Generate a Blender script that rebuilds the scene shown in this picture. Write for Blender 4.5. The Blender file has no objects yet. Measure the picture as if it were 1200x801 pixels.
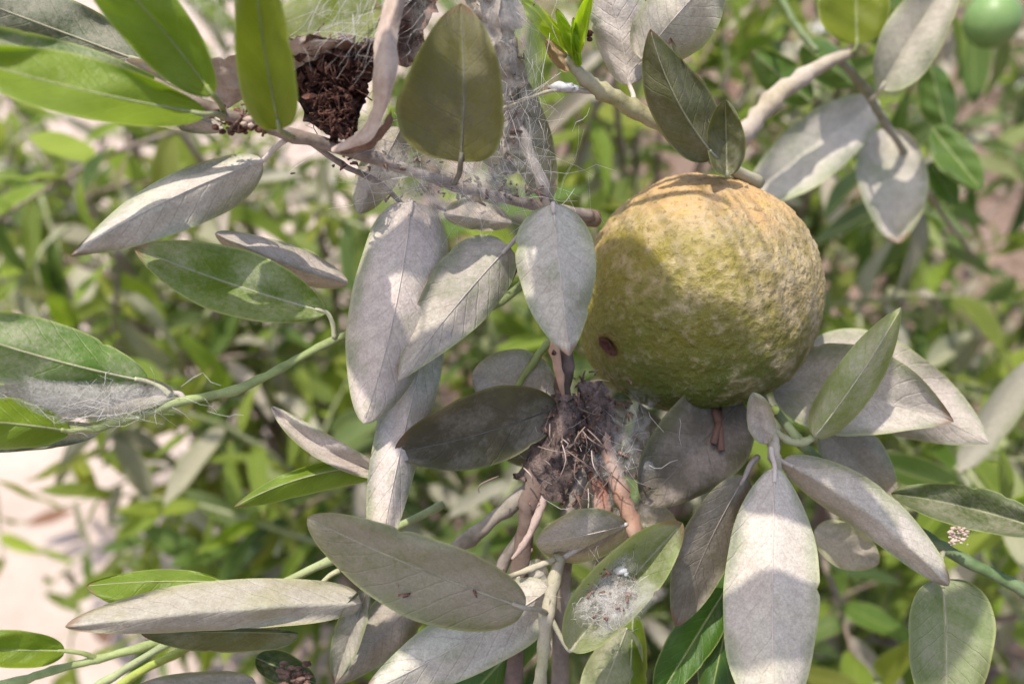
import bpy, bmesh, math, random
from mathutils import Vector, Matrix, noise as mn
sc = bpy.context.scene
R = math.radians

# ------------------------------------------------------------------ camera
CAM_H, PITCH = 0.75, R(35)
HFOV = R(60)
FPX = 600 / math.tan(HFOV / 2)
CAM = Vector((0, 0, CAM_H))
RGT = Vector((1, 0, 0))
FWD = Vector((0, math.cos(PITCH), -math.sin(PITCH)))
UPV = Vector((0, math.sin(PITCH), math.cos(PITCH)))
cd = bpy.data.cameras.new('camera')
cam = bpy.data.objects.new('camera', cd)
sc.collection.objects.link(cam)
cam.location = CAM
cam.rotation_euler = (math.pi / 2 - PITCH, 0, 0)
cd.sensor_width = 36
cd.lens = 18 / math.tan(HFOV / 2)
cd.clip_start, cd.clip_end = 0.01, 200
cd.dof.use_dof = True
cd.dof.focus_distance = 0.194
cd.dof.aperture_fstop = 9.6
sc.camera = cam

# ------------------------------------------------------------------ light
TO_SUN = (RGT * -0.22 + UPV * 0.74 - FWD * 0.62).normalized()
ELEV = math.asin(TO_SUN.z)
w = bpy.data.worlds.new('World')
sc.world = w
w.use_nodes = True
wn = w.node_tree.nodes
bgn = wn['Background']
sky = wn.new('ShaderNodeTexSky')
sky.sky_type = 'NISHITA'
sky.sun_disc = False
sky.sun_elevation = ELEV
sky.sun_rotation = math.atan2(TO_SUN.x, TO_SUN.y)
sky.dust_density = 3.0
w.node_tree.links.new(sky.outputs[0], bgn.inputs[0])
bgn.inputs[1].default_value = 0.15
sl = bpy.data.lights.new('sun', 'SUN')
sl.energy = 2.9
sl.angle = R(0.53)
sl.color = (1.0, 0.95, 0.86)
sun = bpy.data.objects.new('sun', sl)
sc.collection.objects.link(sun)
sun.rotation_euler = (-TO_SUN).to_track_quat('-Z', 'Y').to_euler()
sc.view_settings.view_transform = 'Standard'
sc.view_settings.look = 'None'
sc.view_settings.exposure = 1.0
sc.view_settings.gamma = 1
sc.cycles.max_bounces = 8
sc.cycles.use_denoising = True

# ------------------------------------------------------------------ helpers
def P(x, y, d):
    """a point seen at pixel (x, y) of the 1200 px wide photo, d millimetres ahead of the lens"""
    d = d / 1000
    return CAM + FWD * d + RGT * ((x - 600) / FPX * d) + UPV * ((400.5 - y) / FPX * d)

def link(o, parent=None):
    sc.collection.objects.link(o)
    if parent: o.parent = parent
    return o

def tag(o, label=None, cat=None, group=None, kind=None):
    if label: o['label'] = label
    if cat: o['category'] = cat
    if group: o['group'] = group
    if kind: o['kind'] = kind
    return o

def mesh(name, V, F, mat, uv=None, smooth=True):
    me = bpy.data.meshes.new(name)
    me.from_pydata([tuple(v) for v in V], [], F)
    if uv:
        l = me.uv_layers.new(name='UVMap')
        for lp in me.loops:
            l.data[lp.index].uv = uv[lp.vertex_index]
    me.materials.append(mat)
    if smooth: me.polygons.foreach_set('use_smooth', [True] * len(me.polygons))
    me.update()
    return me

def place(name, V, F, mat, parent, origin, poff, uv=None, **props):
    """link a mesh given in world coordinates with its own origin, under a parent whose world position is poff"""
    me = mesh(name, [v - origin for v in V], F, mat, uv)
    o = link(bpy.data.objects.new(name, me), parent)
    o.location = origin - poff
    for k, v in props.items():
        if k == 'color': o.color = (*v, 1)
        else: o[k] = v
    return o

def catmull(pts, n):
    out = []
    for i in range(len(pts) - 1):
        p0 = pts[max(i - 1, 0)]; p1 = pts[i]; p2 = pts[i + 1]; p3 = pts[min(i + 2, len(pts) - 1)]
        for k in range(n):
            t = k / n
            out.append(tuple(0.5 * ((2 * b) + (c - a) * t + (2 * a - 5 * b + 4 * c - e) * t * t + (3 * b - a - 3 * c + e) * t ** 3)
                             for a, b, c, e in zip(p0, p1, p2, p3)))
    out.append(tuple(pts[-1]))
    return out

def tube(P3, Rr, sides=8, rough=0.0, seed=0, flat=1.0):
    """verts and faces of a capped tube along world points"""
    rd = random.Random(seed)
    V, F = [], []
    n = len(P3)
    up = None
    for i in range(n):
        t = (P3[min(i + 1, n - 1)] - P3[max(i - 1, 0)])
        t = t.normalized() if t.length > 1e-9 else Vector((0, 0, 1))
        if up is None:
            up = t.orthogonal().normalized()
        up = (up - t * up.dot(t)).normalized()
        s = t.cross(up)
        for k in range(sides):
            a = 2 * math.pi * k / sides
            r = Rr[i] * (1 + rough * (rd.random() * 2 - 1))
            V.append(P3[i] + up * (r * math.cos(a)) + s * (r * flat * math.sin(a)))
    for i in range(n - 1):
        for k in range(sides):
            a, b = i * sides + k, i * sides + (k + 1) % sides
            F.append((a, b, b + sides, a + sides))
    F.append(tuple(range(sides - 1, -1, -1)))
    F.append(tuple(range((n - 1) * sides, n * sides)))
    return V, F

# ------------------------------------------------------------------ materials
class NT:
    def __init__(self, name):
        self.m = bpy.data.materials.new(name)
        self.m.use_nodes = True
        self.t = self.m.node_tree
        self.t.nodes.clear()
    def n(self, ty, **kw):
        nd = self.t.nodes.new(ty)
        for k, v in kw.items(): setattr(nd, k, v)
        return nd
    def set(self, sock, v):
        if isinstance(v, bpy.types.NodeSocket): self.t.links.new(v, sock)
        elif isinstance(v, (tuple, list)) and len(v) == 3 and sock.type == 'RGBA': sock.default_value = (*v, 1)
        else: sock.default_value = v
    def math(self, op, a, b=None, c=None, clamp=False):
        nd = self.n('ShaderNodeMath', operation=op, use_clamp=clamp)
        self.set(nd.inputs[0], a)
        if b is not None: self.set(nd.inputs[1], b)
        if c is not None: self.set(nd.inputs[2], c)
        return nd.outputs[0]
    def ss(self, x, lo, hi):
        nd = self.n('ShaderNodeMapRange', interpolation_type='SMOOTHSTEP')
        self.set(nd.inputs[0], x); self.set(nd.inputs[1], lo); self.set(nd.inputs[2], hi)
        return nd.outputs[0]
    def mix(self, f, a, b, mode='MIX'):
        nd = self.n('ShaderNodeMix', data_type='RGBA', blend_type=mode)
        self.set(nd.inputs[0], f); self.set(nd.inputs[6], a); self.set(nd.inputs[7], b)
        return nd.outputs[2]
    def noise(self, vec, scale, detail=3, rough=.55, dist=0):
        nd = self.n('ShaderNodeTexNoise')
        self.set(nd.inputs['Vector'], vec); nd.inputs['Scale'].default_value = scale
        nd.inputs['Detail'].default_value = detail; nd.inputs['Roughness'].default_value = rough
        nd.inputs['Distortion'].default_value = dist
        return nd.outputs['Fac']
    def attr(self, name):
        nd = self.n('ShaderNodeAttribute', attribute_type='OBJECT', attribute_name=name)
        return nd.outputs['Fac']
    def out(self, sh):
        o = self.n('ShaderNodeOutputMaterial')
        self.t.links.new(sh, o.inputs[0])
        return self.m
    def coords(self):
        """object coordinates shifted by a random amount for each object"""
        tc = self.n('ShaderNodeTexCoord'); oi = self.n('ShaderNodeObjectInfo')
        r = self.math('MULTIPLY', oi.outputs['Random'], 37.0)
        v = self.n('ShaderNodeVectorMath', operation='ADD')
        cb = self.n('ShaderNodeCombineXYZ')
        for i in range(3): self.set(cb.inputs[i], r)
        self.t.links.new(tc.outputs['Object'], v.inputs[0]); self.t.links.new(cb.outputs[0], v.inputs[1])
        return v.outputs[0], oi, tc
    def bsdf(self, col, rough, spec, normal=None):
        b = self.n('ShaderNodeBsdfPrincipled')
        self.set(b.inputs['Base Color'], col); self.set(b.inputs['Roughness'], rough)
        self.set(b.inputs['Specular IOR Level'], spec)
        if normal is not None: self.set(b.inputs['Normal'], normal)
        return b.outputs[0]
    def bump(self, h, strength, dist):
        b = self.n('ShaderNodeBump')
        b.inputs['Strength'].default_value = strength; b.inputs['Distance'].default_value = dist
        self.set(b.inputs['Height'], h)
        return b.outputs[0]

DUST_A, DUST_B = (0.50, 0.445, 0.412), (0.425, 0.375, 0.342)

def leaf_material():
    t = NT('citrus_leaf')
    oc, oi, tc = t.coords()
    sep = t.n('ShaderNodeSeparateXYZ'); t.t.links.new(tc.outputs['UV'], sep.inputs[0])
    u, v = sep.outputs[0], sep.outputs[1]
    av = t.math('ABSOLUTE', t.math('SUBTRACT', v, 0.5))
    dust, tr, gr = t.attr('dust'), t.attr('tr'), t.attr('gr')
    n1 = t.noise(oc, 110, 4); n2 = t.noise(oc, 900, 4, .65); n3 = t.noise(oc, 2600, 2, .7); n0 = t.noise(oc, 45, 2)
    lam = t.mix(1.0, oi.outputs['Color'], t.mix(n1, (0.6, 0.62, 0.5), (1.4, 1.35, 1.3)), 'MULTIPLY')
    geo = t.n('ShaderNodeNewGeometry')
    # the lower face of a leaf is paler and greyer
    lam = t.mix(t.math('MULTIPLY', geo.outputs['Backfacing'], 0.35), lam, (0.22, 0.25, 0.12))
    p = t.math('MULTIPLY', t.math('ADD', t.math('SUBTRACT', u, t.math('MULTIPLY', av, 0.45)), t.math('MULTIPLY', n1, 0.09)), 10.0)
    ln = t.math('PINGPONG', p, 0.5)
    vein = t.math('SUBTRACT', 1.0, t.ss(ln, 0.0, 0.09))
    margin = t.ss(av, 0.455, 0.49)
    mid = t.math('SUBTRACT', 1.0, t.ss(av, 0.008, 0.03))
    vm = t.math('MAXIMUM', t.math('MULTIPLY', vein, 0.13), t.math('MAXIMUM', t.math('MULTIPLY', margin, 0.75), t.math('MULTIPLY', mid, 0.6)))
    lam = t.mix(t.math('MULTIPLY', vm, 0.7), lam, (0.34, 0.36, 0.13))
    nn = t.math('ADD', t.math('MULTIPLY', n0, 0.35), t.math('ADD', t.math('MULTIPLY', n1, 0.35), t.math('MULTIPLY', n2, 0.3)))
    nn = t.math('MULTIPLY_ADD', nn, 2.0, -0.5)
    th = t.math('SUBTRACT', 1.05, t.math('MULTIPLY', dust, 1.3))
    m = t.ss(nn, t.math('SUBTRACT', th, 0.28), t.math('ADD', th, 0.28))
    m = t.math('MULTIPLY', m, t.math('SUBTRACT', 1.0, t.math('MAXIMUM', t.math('MULTIPLY', margin, 0.62), t.math('MULTIPLY', t.ss(t.math('ADD', av, t.math('MULTIPLY', n1, .5)), .52, .78), .5))))
    m = t.math('MULTIPLY', m, t.math('MULTIPLY_ADD', dust, 0.3, 0.62))
    m = t.math('MULTIPLY', m, t.math('SUBTRACT', 1.0, t.math('MULTIPLY', t.ss(t.noise(oc, 75, 4, .65), .52, .72), .38)))
    dc = t.mix(t.ss(t.math('ADD', t.math('MULTIPLY', n2, .5), t.math('MULTIPLY', n0, .5)), 0.36, 0.66), DUST_A, DUST_B)
    dc = t.mix(t.math('MULTIPLY', t.ss(t.noise(oc, 60, 3, .6), .45, .7), .35), dc, (0.46, 0.45, 0.34))
    n5 = t.noise(oc, 1900, 5, .75)
    dc = t.mix(1.0, dc, t.mix(t.ss(n5, .3, .7), (.82, .815, .81), (1.12, 1.12, 1.12)), 'MULTIPLY')
    n6 = t.noise(oc, 480, 3, .6)
    dc = t.mix(1.0, dc, t.mix(t.ss(n6, .35, .65), (.93, .925, .92), (1.05, 1.05, 1.05)), 'MULTIPLY')
    dc = t.mix(t.math('MULTIPLY', vein, 0.10), dc, (0.3, 0.26, 0.23))
    dc = t.mix(1.0, dc, t.mix(oi.outputs['Random'], (1.05, .98, .96), (.90, .94, .87)), 'MULTIPLY')
    spk = t.ss(n3, 0.26, 0.40)
    dc = t.mix(t.math('MULTIPLY', t.math('SUBTRACT', 1.0, spk), 0.28), dc, (0.20, 0.165, 0.14))
    grime_shade_mask = t.math('MULTIPLY', gr, t.ss(t.math('ADD', n1, t.math('MULTIPLY', n2, 0.35)), 0.42, 0.85))
    grime_shade_mask = t.math('ADD', t.math('MULTIPLY', grime_shade_mask, 0.35), t.math('MULTIPLY', gr, 0.72), clamp=True)
    dc = t.mix(grime_shade_mask, dc, (0.078, 0.066, 0.046))  # grime, and on the darkest leaves shade painted into the colour too
    lam = t.mix(t.math('MULTIPLY', grime_shade_mask, .5), lam, (0.07, 0.06, 0.03))
    col = t.mix(m, lam, dc)
    tipb = t.math('MULTIPLY', t.ss(t.math('ADD', t.math('ADD', u, t.math('MULTIPLY', av, .12)), t.math('MULTIPLY', n1, .16)), 1.02, 1.09), t.ss(oi.outputs['Random'], .35, .6))
    col = t.mix(t.math('MULTIPLY', tipb, .75), col, (0.17, 0.10, 0.06))
    rough = t.math('MULTIPLY_ADD', m, 0.45, 0.45)
    spec = t.math('MULTIPLY_ADD', m, -0.3, 0.38)
    h = t.math('ADD', t.math('MULTIPLY', n2, 0.9), t.math('ADD', t.math('MULTIPLY', n3, 0.35), t.math('MULTIPLY', vein, -0.4)))
    nrm = t.bump(h, 0.6, 0.0004)
    b = t.bsdf(col, rough, spec, nrm)
    tl = t.n('ShaderNodeBsdfTranslucent')
    t.set(tl.inputs[0], t.mix(1.0, col, (1.5, 1.6, 0.8), 'MULTIPLY'))
    mx = t.n('ShaderNodeMixShader')
    t.set(mx.inputs[0], t.math('MULTIPLY', tr, t.math('SUBTRACT', 1.0, t.math('MULTIPLY', m, 0.6))))
    t.t.links.new(b, mx.inputs[1]); t.t.links.new(tl.outputs[0], mx.inputs[2])
    return t.out(mx.outputs[0])

def bark_material():
    t = NT('bark')
    oc, oi, tc = t.coords()
    n1 = t.noise(oc, 260, 4, .6); n2 = t.noise(oc, 1500, 3, .7); n0 = t.noise(oc, 70, 2)
    col = t.mix(1.0, oi.outputs['Color'], t.mix(n1, (0.45, 0.45, 0.45), (1.5, 1.45, 1.4)), 'MULTIPLY')
    dust = t.attr('dust')
    m = t.math('MULTIPLY', dust, t.ss(t.math('ADD', n0, t.math('MULTIPLY', n1, 0.5)), 0.45, 0.95))
    col = t.mix(m, col, (0.42, 0.36, 0.33))
    spk = t.math('SUBTRACT', 1.0, t.ss(n2, 0.3, 0.42))
    col = t.mix(t.math('MULTIPLY', spk, 0.4), col, (0.08, 0.055, 0.04))
    return t.out(t.bsdf(col, 0.8, 0.2, t.bump(t.math('ADD', n1, t.math('MULTIPLY', n2, 0.5)), 0.6, 0.0004)))

def rind_material():
    t = NT('rind')
    tc = t.n('ShaderNodeTexCoord')
    o = tc.outputs['Object']
    sep = t.n('ShaderNodeSeparateXYZ'); t.t.links.new(o, sep.inputs[0])
    x = t.math('DIVIDE', sep.outputs[0], 0.03); y = t.math('DIVIDE', sep.outputs[1], 0.03)
    n1 = t.noise(o, 55, 4, .6, .3); n2 = t.noise(o, 210, 4, .62, .15); n3 = t.noise(o, 640, 3, .65, .1); n4 = t.noise(o, 26, 2)
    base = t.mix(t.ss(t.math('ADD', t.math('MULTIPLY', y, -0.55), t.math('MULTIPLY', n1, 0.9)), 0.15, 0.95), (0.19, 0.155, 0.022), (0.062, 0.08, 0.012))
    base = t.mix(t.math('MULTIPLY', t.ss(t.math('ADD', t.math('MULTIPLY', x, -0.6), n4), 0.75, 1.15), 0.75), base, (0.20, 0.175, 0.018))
    # corky scurf: tan to pinkish orange crust over the upper and right of the fruit
    s = t.math('ADD', t.math('ADD', t.math('MULTIPLY', y, 0.36), t.math('MULTIPLY', x, 0.26)), t.math('ADD', t.math('MULTIPLY', n1, 0.75), t.math('MULTIPLY', n2, 0.55)))
    sm = t.ss(s, 0.42, 0.86)
    scol = t.mix(t.ss(n2, 0.35, 0.65), (0.28, 0.205, 0.105), (0.41, 0.315, 0.19))
    scol = t.mix(t.math('MULTIPLY', t.ss(t.math('ADD', t.math('MULTIPLY', y, 0.4), n1), 0.55, 0.95), 0.75), scol, (0.53, 0.295, 0.13))
    scol = t.mix(t.math('MULTIPLY', t.ss(t.noise(o, 330, 2, .5), 0.55, 0.68), 0.4), scol, (0.42, 0.32, 0.08))
    col = t.mix(t.math('MULTIPLY', sm, 0.82), base, scol)
    # grey-brown crust flecks in the middle
    fl = t.ss(t.math('ADD', t.math('MULTIPLY', n3, 0.6), t.math('MULTIPLY', n2, 0.6)), 0.60, 0.78)
    col = t.mix(t.math('MULTIPLY', fl, 0.36), col, (0.36, 0.29, 0.19))
    dk = t.math('SUBTRACT', 1.0, t.ss(n3, 0.32, 0.46))
    col = t.mix(t.math('MULTIPLY', dk, 0.6), col, (0.10, 0.08, 0.02))
    vo = t.n('ShaderNodeTexVoronoi'); t.set(vo.inputs['Vector'], o); vo.inputs['Scale'].default_value = 430
    pit = t.ss(vo.outputs['Distance'], 0.0, 0.55)
    h = t.math('ADD', t.math('MULTIPLY', pit, 0.30), t.math('ADD', t.math('MULTIPLY', n3, 0.75), t.math('MULTIPLY', n2, 1.2)))
    col = t.mix(t.math('MULTIPLY', t.math('SUBTRACT', 1.0, t.ss(vo.outputs['Distance'], .05, .3)), .12), col, (.12, .10, .03))
    # stained ring round the scab
    vd = t.n('ShaderNodeVectorMath', operation='DISTANCE'); t.t.links.new(o, vd.inputs[0]); vd.inputs[1].default_value = tuple(c * .0287 for c in (-.797, -.418, .428))
    ring = t.math('SUBTRACT', 1.0, t.ss(t.math('ADD', vd.outputs['Value'], t.math('MULTIPLY', n2, .004)), .0030, .0075))
    col = t.mix(t.math('MULTIPLY', ring, .7), col, (.17, .085, .03))
    rough = t.math('MULTIPLY_ADD', sm, 0.3, 0.5)
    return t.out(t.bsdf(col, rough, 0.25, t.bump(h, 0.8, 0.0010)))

def plain(name, c1, c2, scale, rough=.85, bump=.4, dist=.0004, spec=.2):
    t = NT(name)
    tc = t.n('ShaderNodeTexCoord'); o = tc.outputs['Object']
    n = t.noise(o, scale, 4, .65); n2 = t.noise(o, scale * 5, 3, .7)
    f = t.ss(t.math('ADD', t.math('MULTIPLY', n, .65), t.math('MULTIPLY', n2, .35)), .32, .68)
    return t.out(t.bsdf(t.mix(f, c1, c2), rough, spec, t.bump(t.math('ADD', n, n2), bump, dist)))

def silk_material():
    t = NT('silk')
    b = t.bsdf((0.72, 0.69, 0.65), 0.5, 0.4)
    tl = t.n('ShaderNodeBsdfTranslucent'); tl.inputs[0].default_value = (0.7, 0.67, 0.62, 1)
    mx = t.n('ShaderNodeMixShader'); mx.inputs[0].default_value = .4
    t.t.links.new(b, mx.inputs[1]); t.t.links.new(tl.outputs[0], mx.inputs[2])
    return t.out(mx.outputs[0])

def ground_material():
    t = NT('soil')
    tc = t.n('ShaderNodeTexCoord'); o = tc.outputs['Object']
    sep = t.n('ShaderNodeSeparateXYZ'); t.t.links.new(o, sep.inputs[0])
    nb = t.noise(o, 2.2, 3); n1 = t.noise(o, 9, 5, .6); n2 = t.noise(o, 70, 4, .65); n3 = t.noise(o, 320, 3, .7)
    edge = t.math('ADD', sep.outputs[0], t.math('ADD', t.math('MULTIPLY', nb, 0.5), t.math('MULTIPLY', n1, 0.16)))
    f = t.ss(edge, -0.02, 0.22)
    pale = t.mix(t.ss(n1, .3, .7), (0.47, 0.38, 0.33), (0.37, 0.29, 0.245))
    pale = t.mix(t.math('MULTIPLY', t.ss(n2, .5, .7), .4), pale, (0.36, 0.27, 0.22))
    dark = t.mix(t.ss(n2, .35, .65), (0.10, 0.065, 0.045), (0.22, 0.155, 0.12))
    dark = t.mix(t.math('MULTIPLY', t.ss(n1, .5, .7), .5), dark, (0.27, 0.20, 0.165))
    col = t.mix(f, pale, dark)
    return t.out(t.bsdf(col, .95, .1, t.bump(t.math('ADD', n2, t.math('MULTIPLY', n3, .4)), .7, .006)))

LEAF, BARK, RIND, SILK = leaf_material(), bark_material(), rind_material(), silk_material()
SOIL = ground_material()
DEAD = plain('dead_leaf_brown', (0.085, 0.045, 0.033), (0.24, 0.15, 0.115), 220, .8, .9, .0007)
TAN = plain('dry_leaf_tan', (0.30, 0.215, 0.165), (0.47, 0.37, 0.31), 160, .8, .5)
FRASS = plain('frass', (0.045, 0.02, 0.016), (0.25, 0.118, 0.086), 700, .85, .9, .0006)
SCRAP = plain('dusty_scrap', (0.05, 0.034, 0.029), (0.23, 0.165, 0.14), 420, .85, .9, .0006)
SCAB = plain('scab', (0.06, 0.02, 0.018), (0.15, 0.06, 0.04), 900, .8, .9, .0005)
COTTON = plain('cotton', (0.42, 0.41, 0.40), (0.66, 0.65, 0.64), 1200, .7, .6)
STONE = plain('stone', (0.45, 0.42, 0.38), (0.68, 0.65, 0.6), 120, .85, .4, .002)

# ------------------------------------------------------------------ setting: ground
def build_ground():
    n = 110
    def s(i):
        q = (i / n - .5) * 2
        return 30 * math.copysign(abs(q) ** 3.2, q) + q * 0.9
    V, F = [], []
    for j in range(n + 1):
        for i in range(n + 1):
            x, y = s(i), s(j) + 1.3
            z = 0.02 * mn.noise(Vector((x * 1.6, y * 1.6, 3))) + 0.006 * mn.noise(Vector((x * 9, y * 9, 1)))
            V.append(Vector((x, y, z)))
    for j in range(n):
        for i in range(n):
            a = j * (n + 1) + i
            F.append((a, a + 1, a + n + 2, a + n + 1))
    o = link(bpy.data.objects.new('ground', mesh('ground', V, F, SOIL)))
    tag(o, 'pale pinkish bare soil on one side, darker littered soil on the other', 'ground', kind='structure')
build_ground()

# ------------------------------------------------------------------ foreground leaves and branches
SEED = [1]
class Branch:
    def __init__(self, name, label, at, cat='branch', group=None):
        self.pos = P(*at)
        self.e = link(bpy.data.objects.new(name, None))
        self.e.empty_display_size = .01
        self.e.location = self.pos
        tag(self.e, label, cat, group)
    def stem(self, pts, col, dust=.5, name='stem', rough=.07, label=None, n=6, sides=9, flat=1.0):
        """pts: (x, y, depth mm, radius px at that depth)"""
        q = catmull(pts, n)
        W = [P(a, b, c) for a, b, c, r in q]
        rd = random.Random(SEED[0]); SEED[0] += 1
        rr = [r * c / 1000 / FPX * (.93 + .22 * (i % n == 0 and 0 < i < len(q) - 1) + .08 * (i % n in (1, n - 1)) + .10 * mn.noise(Vector((i * .55, SEED[0] * 3.3, 0)))) for i, (a, b, c, r) in enumerate(q)]
        for i in range(1, len(W) - 1):
            W[i] = W[i] + Vector((rd.uniform(-1, 1), rd.uniform(-1, 1), rd.uniform(-1, 1))) * rr[i] * .12
        V, F = tube(W, rr, sides, rough, SEED[0], flat)
        o = place(name, V, F, BARK, self.e, W[0], self.pos, color=col, dust=dust)
        if label: o['label'] = label
        return o
    def leaf(self, B, T, wa, wb, bend=0, ea=3, eb=3, arch=2, sh=(.5, .75), col=(.08, .13, .03), dust=.9, tr=.25, gr=0.0,
             pet=None, label=None, rib=True, wav=.8, curl=2.2, cup=True, ripple=.03, name='leaf', mat=None, nu=44, nv=16):
        sd = SEED[0]; SEED[0] += 1
        rd = random.Random(sd)
        ph = [rd.random() * 6.28 for _ in range(8)]
        bx, by, bd = B; tx, ty, td = T
        dx, dy = tx - bx, ty - by
        W0 = (wa + wb) / 2
        L = math.hypot(dx, dy); dx, dy = dx / L, dy / L
        nx, ny = -dy, dx
        a, b = max(sh[0], .34), max(sh[1], .62)
        bites = [(rd.uniform(.2, .75), rd.choice([-1, 1]), rd.uniform(.012, .03), rd.uniform(.03, .11)) for _ in range(rd.choice([0, 0, 1, 1, 2]))] if W0 > 15 else []
        cs = [rd.uniform(-1, 1) for _ in range(4)]
        if cup and ea > 0 and eb > 0 and not (label and 'roll' in label) and rd.random() < .6:
            ea, eb = -.7 * ea, -.7 * eb
        up = a / (a + b); mx = up ** a * (1 - up) ** b
        def midp(u):
            k = 4 * u * (1 - u)
            return bx + dx * L * u + nx * bend * k, by + dy * L * u + ny * bend * k, bd + (td - bd) * u + arch * k
        V, uv = [], []
        W = (wa + wb) / 2
        for i in range(nu + 1):
            u = i / nu
            uu = .5 - .5 * math.cos(math.pi * u)
            uu = .5 * u + .5 * uu
            f = (uu ** a) * ((1 - uu) ** b) / mx
            cx, cy, c = midp(uu)
            k = 4 * (1 - 2 * uu) * bend / L
            ex, ey = nx - dx * k, ny - dy * k
            for j in range(nv + 1):
                v = j / nv * 2 - 1
                s = (wa if v > 0 else wb) * f * (1 + 1.5 * ripple * math.sin(uu * 7 + ph[0] + (2 if v > 0 else 0)) + ripple * .25 * math.sin(uu * 23 + ph[1] + v))
                for bu, bs, bw, bd_ in bites:
                    if bs * v > 0: s *= 1 - bd_ * math.exp(-((uu - bu) / bw) ** 2)
                av = abs(v)
                e = 1.05 * (ea if v > 0 else eb) * (.8 * av + .2 * av * av) * min(1, f * 1.3)
                e += curl * (max(0, av - .6) / .4) ** 2 * (cs[0 if v > 0 else 1] + .8 * math.sin(uu * 8 + ph[5] + v)) * min(1, f * 1.3)
                e += 1.5 * wav * (.7 * math.sin(uu * 6.5 + ph[2]) * v + .5 * math.sin(uu * 11 + ph[3] + v * 1.7) * av + .25 * math.sin(uu * 19 + ph[4] + v * 4)) * f
                e += .25 * math.exp(-(v * 9) ** 2) * (W > 15)
                V.append(P(cx + ex * s * v, cy + ey * s * v, c + e)); uv.append((uu, j / nv))
        F = []
        for i in range(nu):
            for j in range(nv):
                q = i * (nv + 1) + j
                F.append((q, q + 1, q + nv + 2, q + nv + 1))
        o0 = P(*B)
        o = place(name, V, F, mat or LEAF, self.e, o0, self.pos, uv, color=col, dust=dust, tr=tr, gr=gr)
        if label: o['label'] = label
        dk = min(dust * 1.2, 1)
        lp = tuple((x * (1 - dk) + y * dk) * (1 - .88 * gr) for x, y in zip((.20, .26, .055), (.52, .46, .41)))
        if rib:
            pts = [V[i * (nv + 1) + nv // 2] - FWD * .00008 for i in range(0, nu - 1, 2)]
            rr = [(.00032 - .00016 * dk) * (1 - .75 * i / len(pts)) * (.7 + W / 100) for i in range(len(pts))]
            v2, f2 = tube(pts, rr, 5)
            place('midrib', v2, f2, BARK, o, o0, o0, color=lp, dust=.25)
        if pet:
            q = catmull([pet, ((pet[0] + bx) / 2 - dx * 2 + nx * 2, (pet[1] + by) / 2 - dy * 2 + ny * 2, (pet[2] + bd) / 2), (bx, by, bd), midp(.06)], 4)
            pts = [P(*z) for z in q]
            r0 = .0007
            v2, f2 = tube(pts, [r0 * (1 - .4 * i / len(pts)) for i in range(len(pts))], 6)
            place('petiole', v2, f2, BARK, o, o0, o0, color=lp, dust=.3)
        return o

def crumple(o_pts, amp, scale, seed):
    return [p + Vector((mn.noise(p * scale + Vector((seed, 0, 0))), mn.noise(p * scale + Vector((0, seed, 5))), mn.noise(p * scale + Vector((9, 2, seed))))) * amp for p in o_pts]

def sheet(par, name, rows, mat, amp=.0012, scale=260, sub=6, label=None):
    """a crumpled sheet through rows of (x, y, depth) points"""
    rows = [catmull(r, sub) for r in rows]
    cols = list(zip(*rows))
    cols = [catmull(list(c), sub) for c in cols]
    nr, ncl = len(cols), len(cols[0])
    V = crumple([P(*p) for c in cols for p in c], amp, scale, SEED[0]); SEED[0] += 1
    V = crumple(V, amp * .5, scale * 3.3, SEED[0])
    F = [(i * ncl + j, i * ncl + j + 1, (i + 1) * ncl + j + 1, (i + 1) * ncl + j) for i in range(nr - 1) for j in range(ncl - 1)]
    uv = [(i / (nr - 1), j / (ncl - 1)) for i in range(nr) for j in range(ncl)]
    o = place(name, V, F, mat, par.e, V[0].copy(), par.pos, uv, color=(.3, .2, .15), dust=.8, tr=.1, gr=.3)
    if label: o['label'] = label
    return o
GR = (.07, .125, .018); BR = (.14, .205, .018); YG = (.17, .20, .02); OL = (.085, .095, .022); DK = (.03, .06, .014); PL = (.20, .235, .10)
WOOD = (.14, .10, .07); GST = (.20, .24, .09); PST = (.34, .31, .20); BRN = (.135, .092, .072)

# --- 1: the fruiting branch, along the top to the fruit
A = Branch('fruiting_branch', 'webbed woody branch running along the top from the bright green leaves to the fruit', (250, 128, 176))
A.stem([(180, 95, 170, 5), (250, 128, 174, 7), (345, 158, 180, 8), (440, 186, 188, 7.5), (540, 219, 196, 7), (640, 243, 205, 7), (692, 253, 212, 8)], WOOD, .55)
A.stem([(352, 158, 181, 4), (400, 192, 190, 3.5), (440, 212, 195, 3.5), (478, 245, 197, 3)], WOOD, .5, name='side_twig')
A.stem([(642, 243, 204, 6), (636, 215, 201, 7), (614, 165, 198, 7), (596, 110, 197, 7), (590, 20, 195, 7), (588, -60, 190, 7)], (.20, .17, .12), .8, name='side_twig')
A.leaf((250, 112, 166), (92, -70, 146), 36, 44, 6, 4, 3, 3, (.6, .5), BR, .02, .35, label='bright green leaf pointing up at the top', pet=(262, 132, 174))
A.leaf((300, 60, 240), (450, 10, 235), 40, 44, 0, 3, 3, 0, (.5, .5), YG, .1, .5)
A.leaf((470, 30, 260), (330, -30, 260), 40, 44, 0, 3, 3, 0, (.5, .5), BR, .1, .5)
A.leaf((242, 134, 166), (-60, 62, 148), 38, 34, -6, 2, -5, -2, (.6, .55), BR, .12, .4, label='yellow-green folded leaf reaching in from the side', pet=(262, 136, 174))
A.leaf((165, 72, 182), (-60, -12, 172), 40, 40, 0, 3, 3, 2, (.5, .5), DK, .45, .2, gr=.3, pet=(235, 120, 180))
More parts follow.
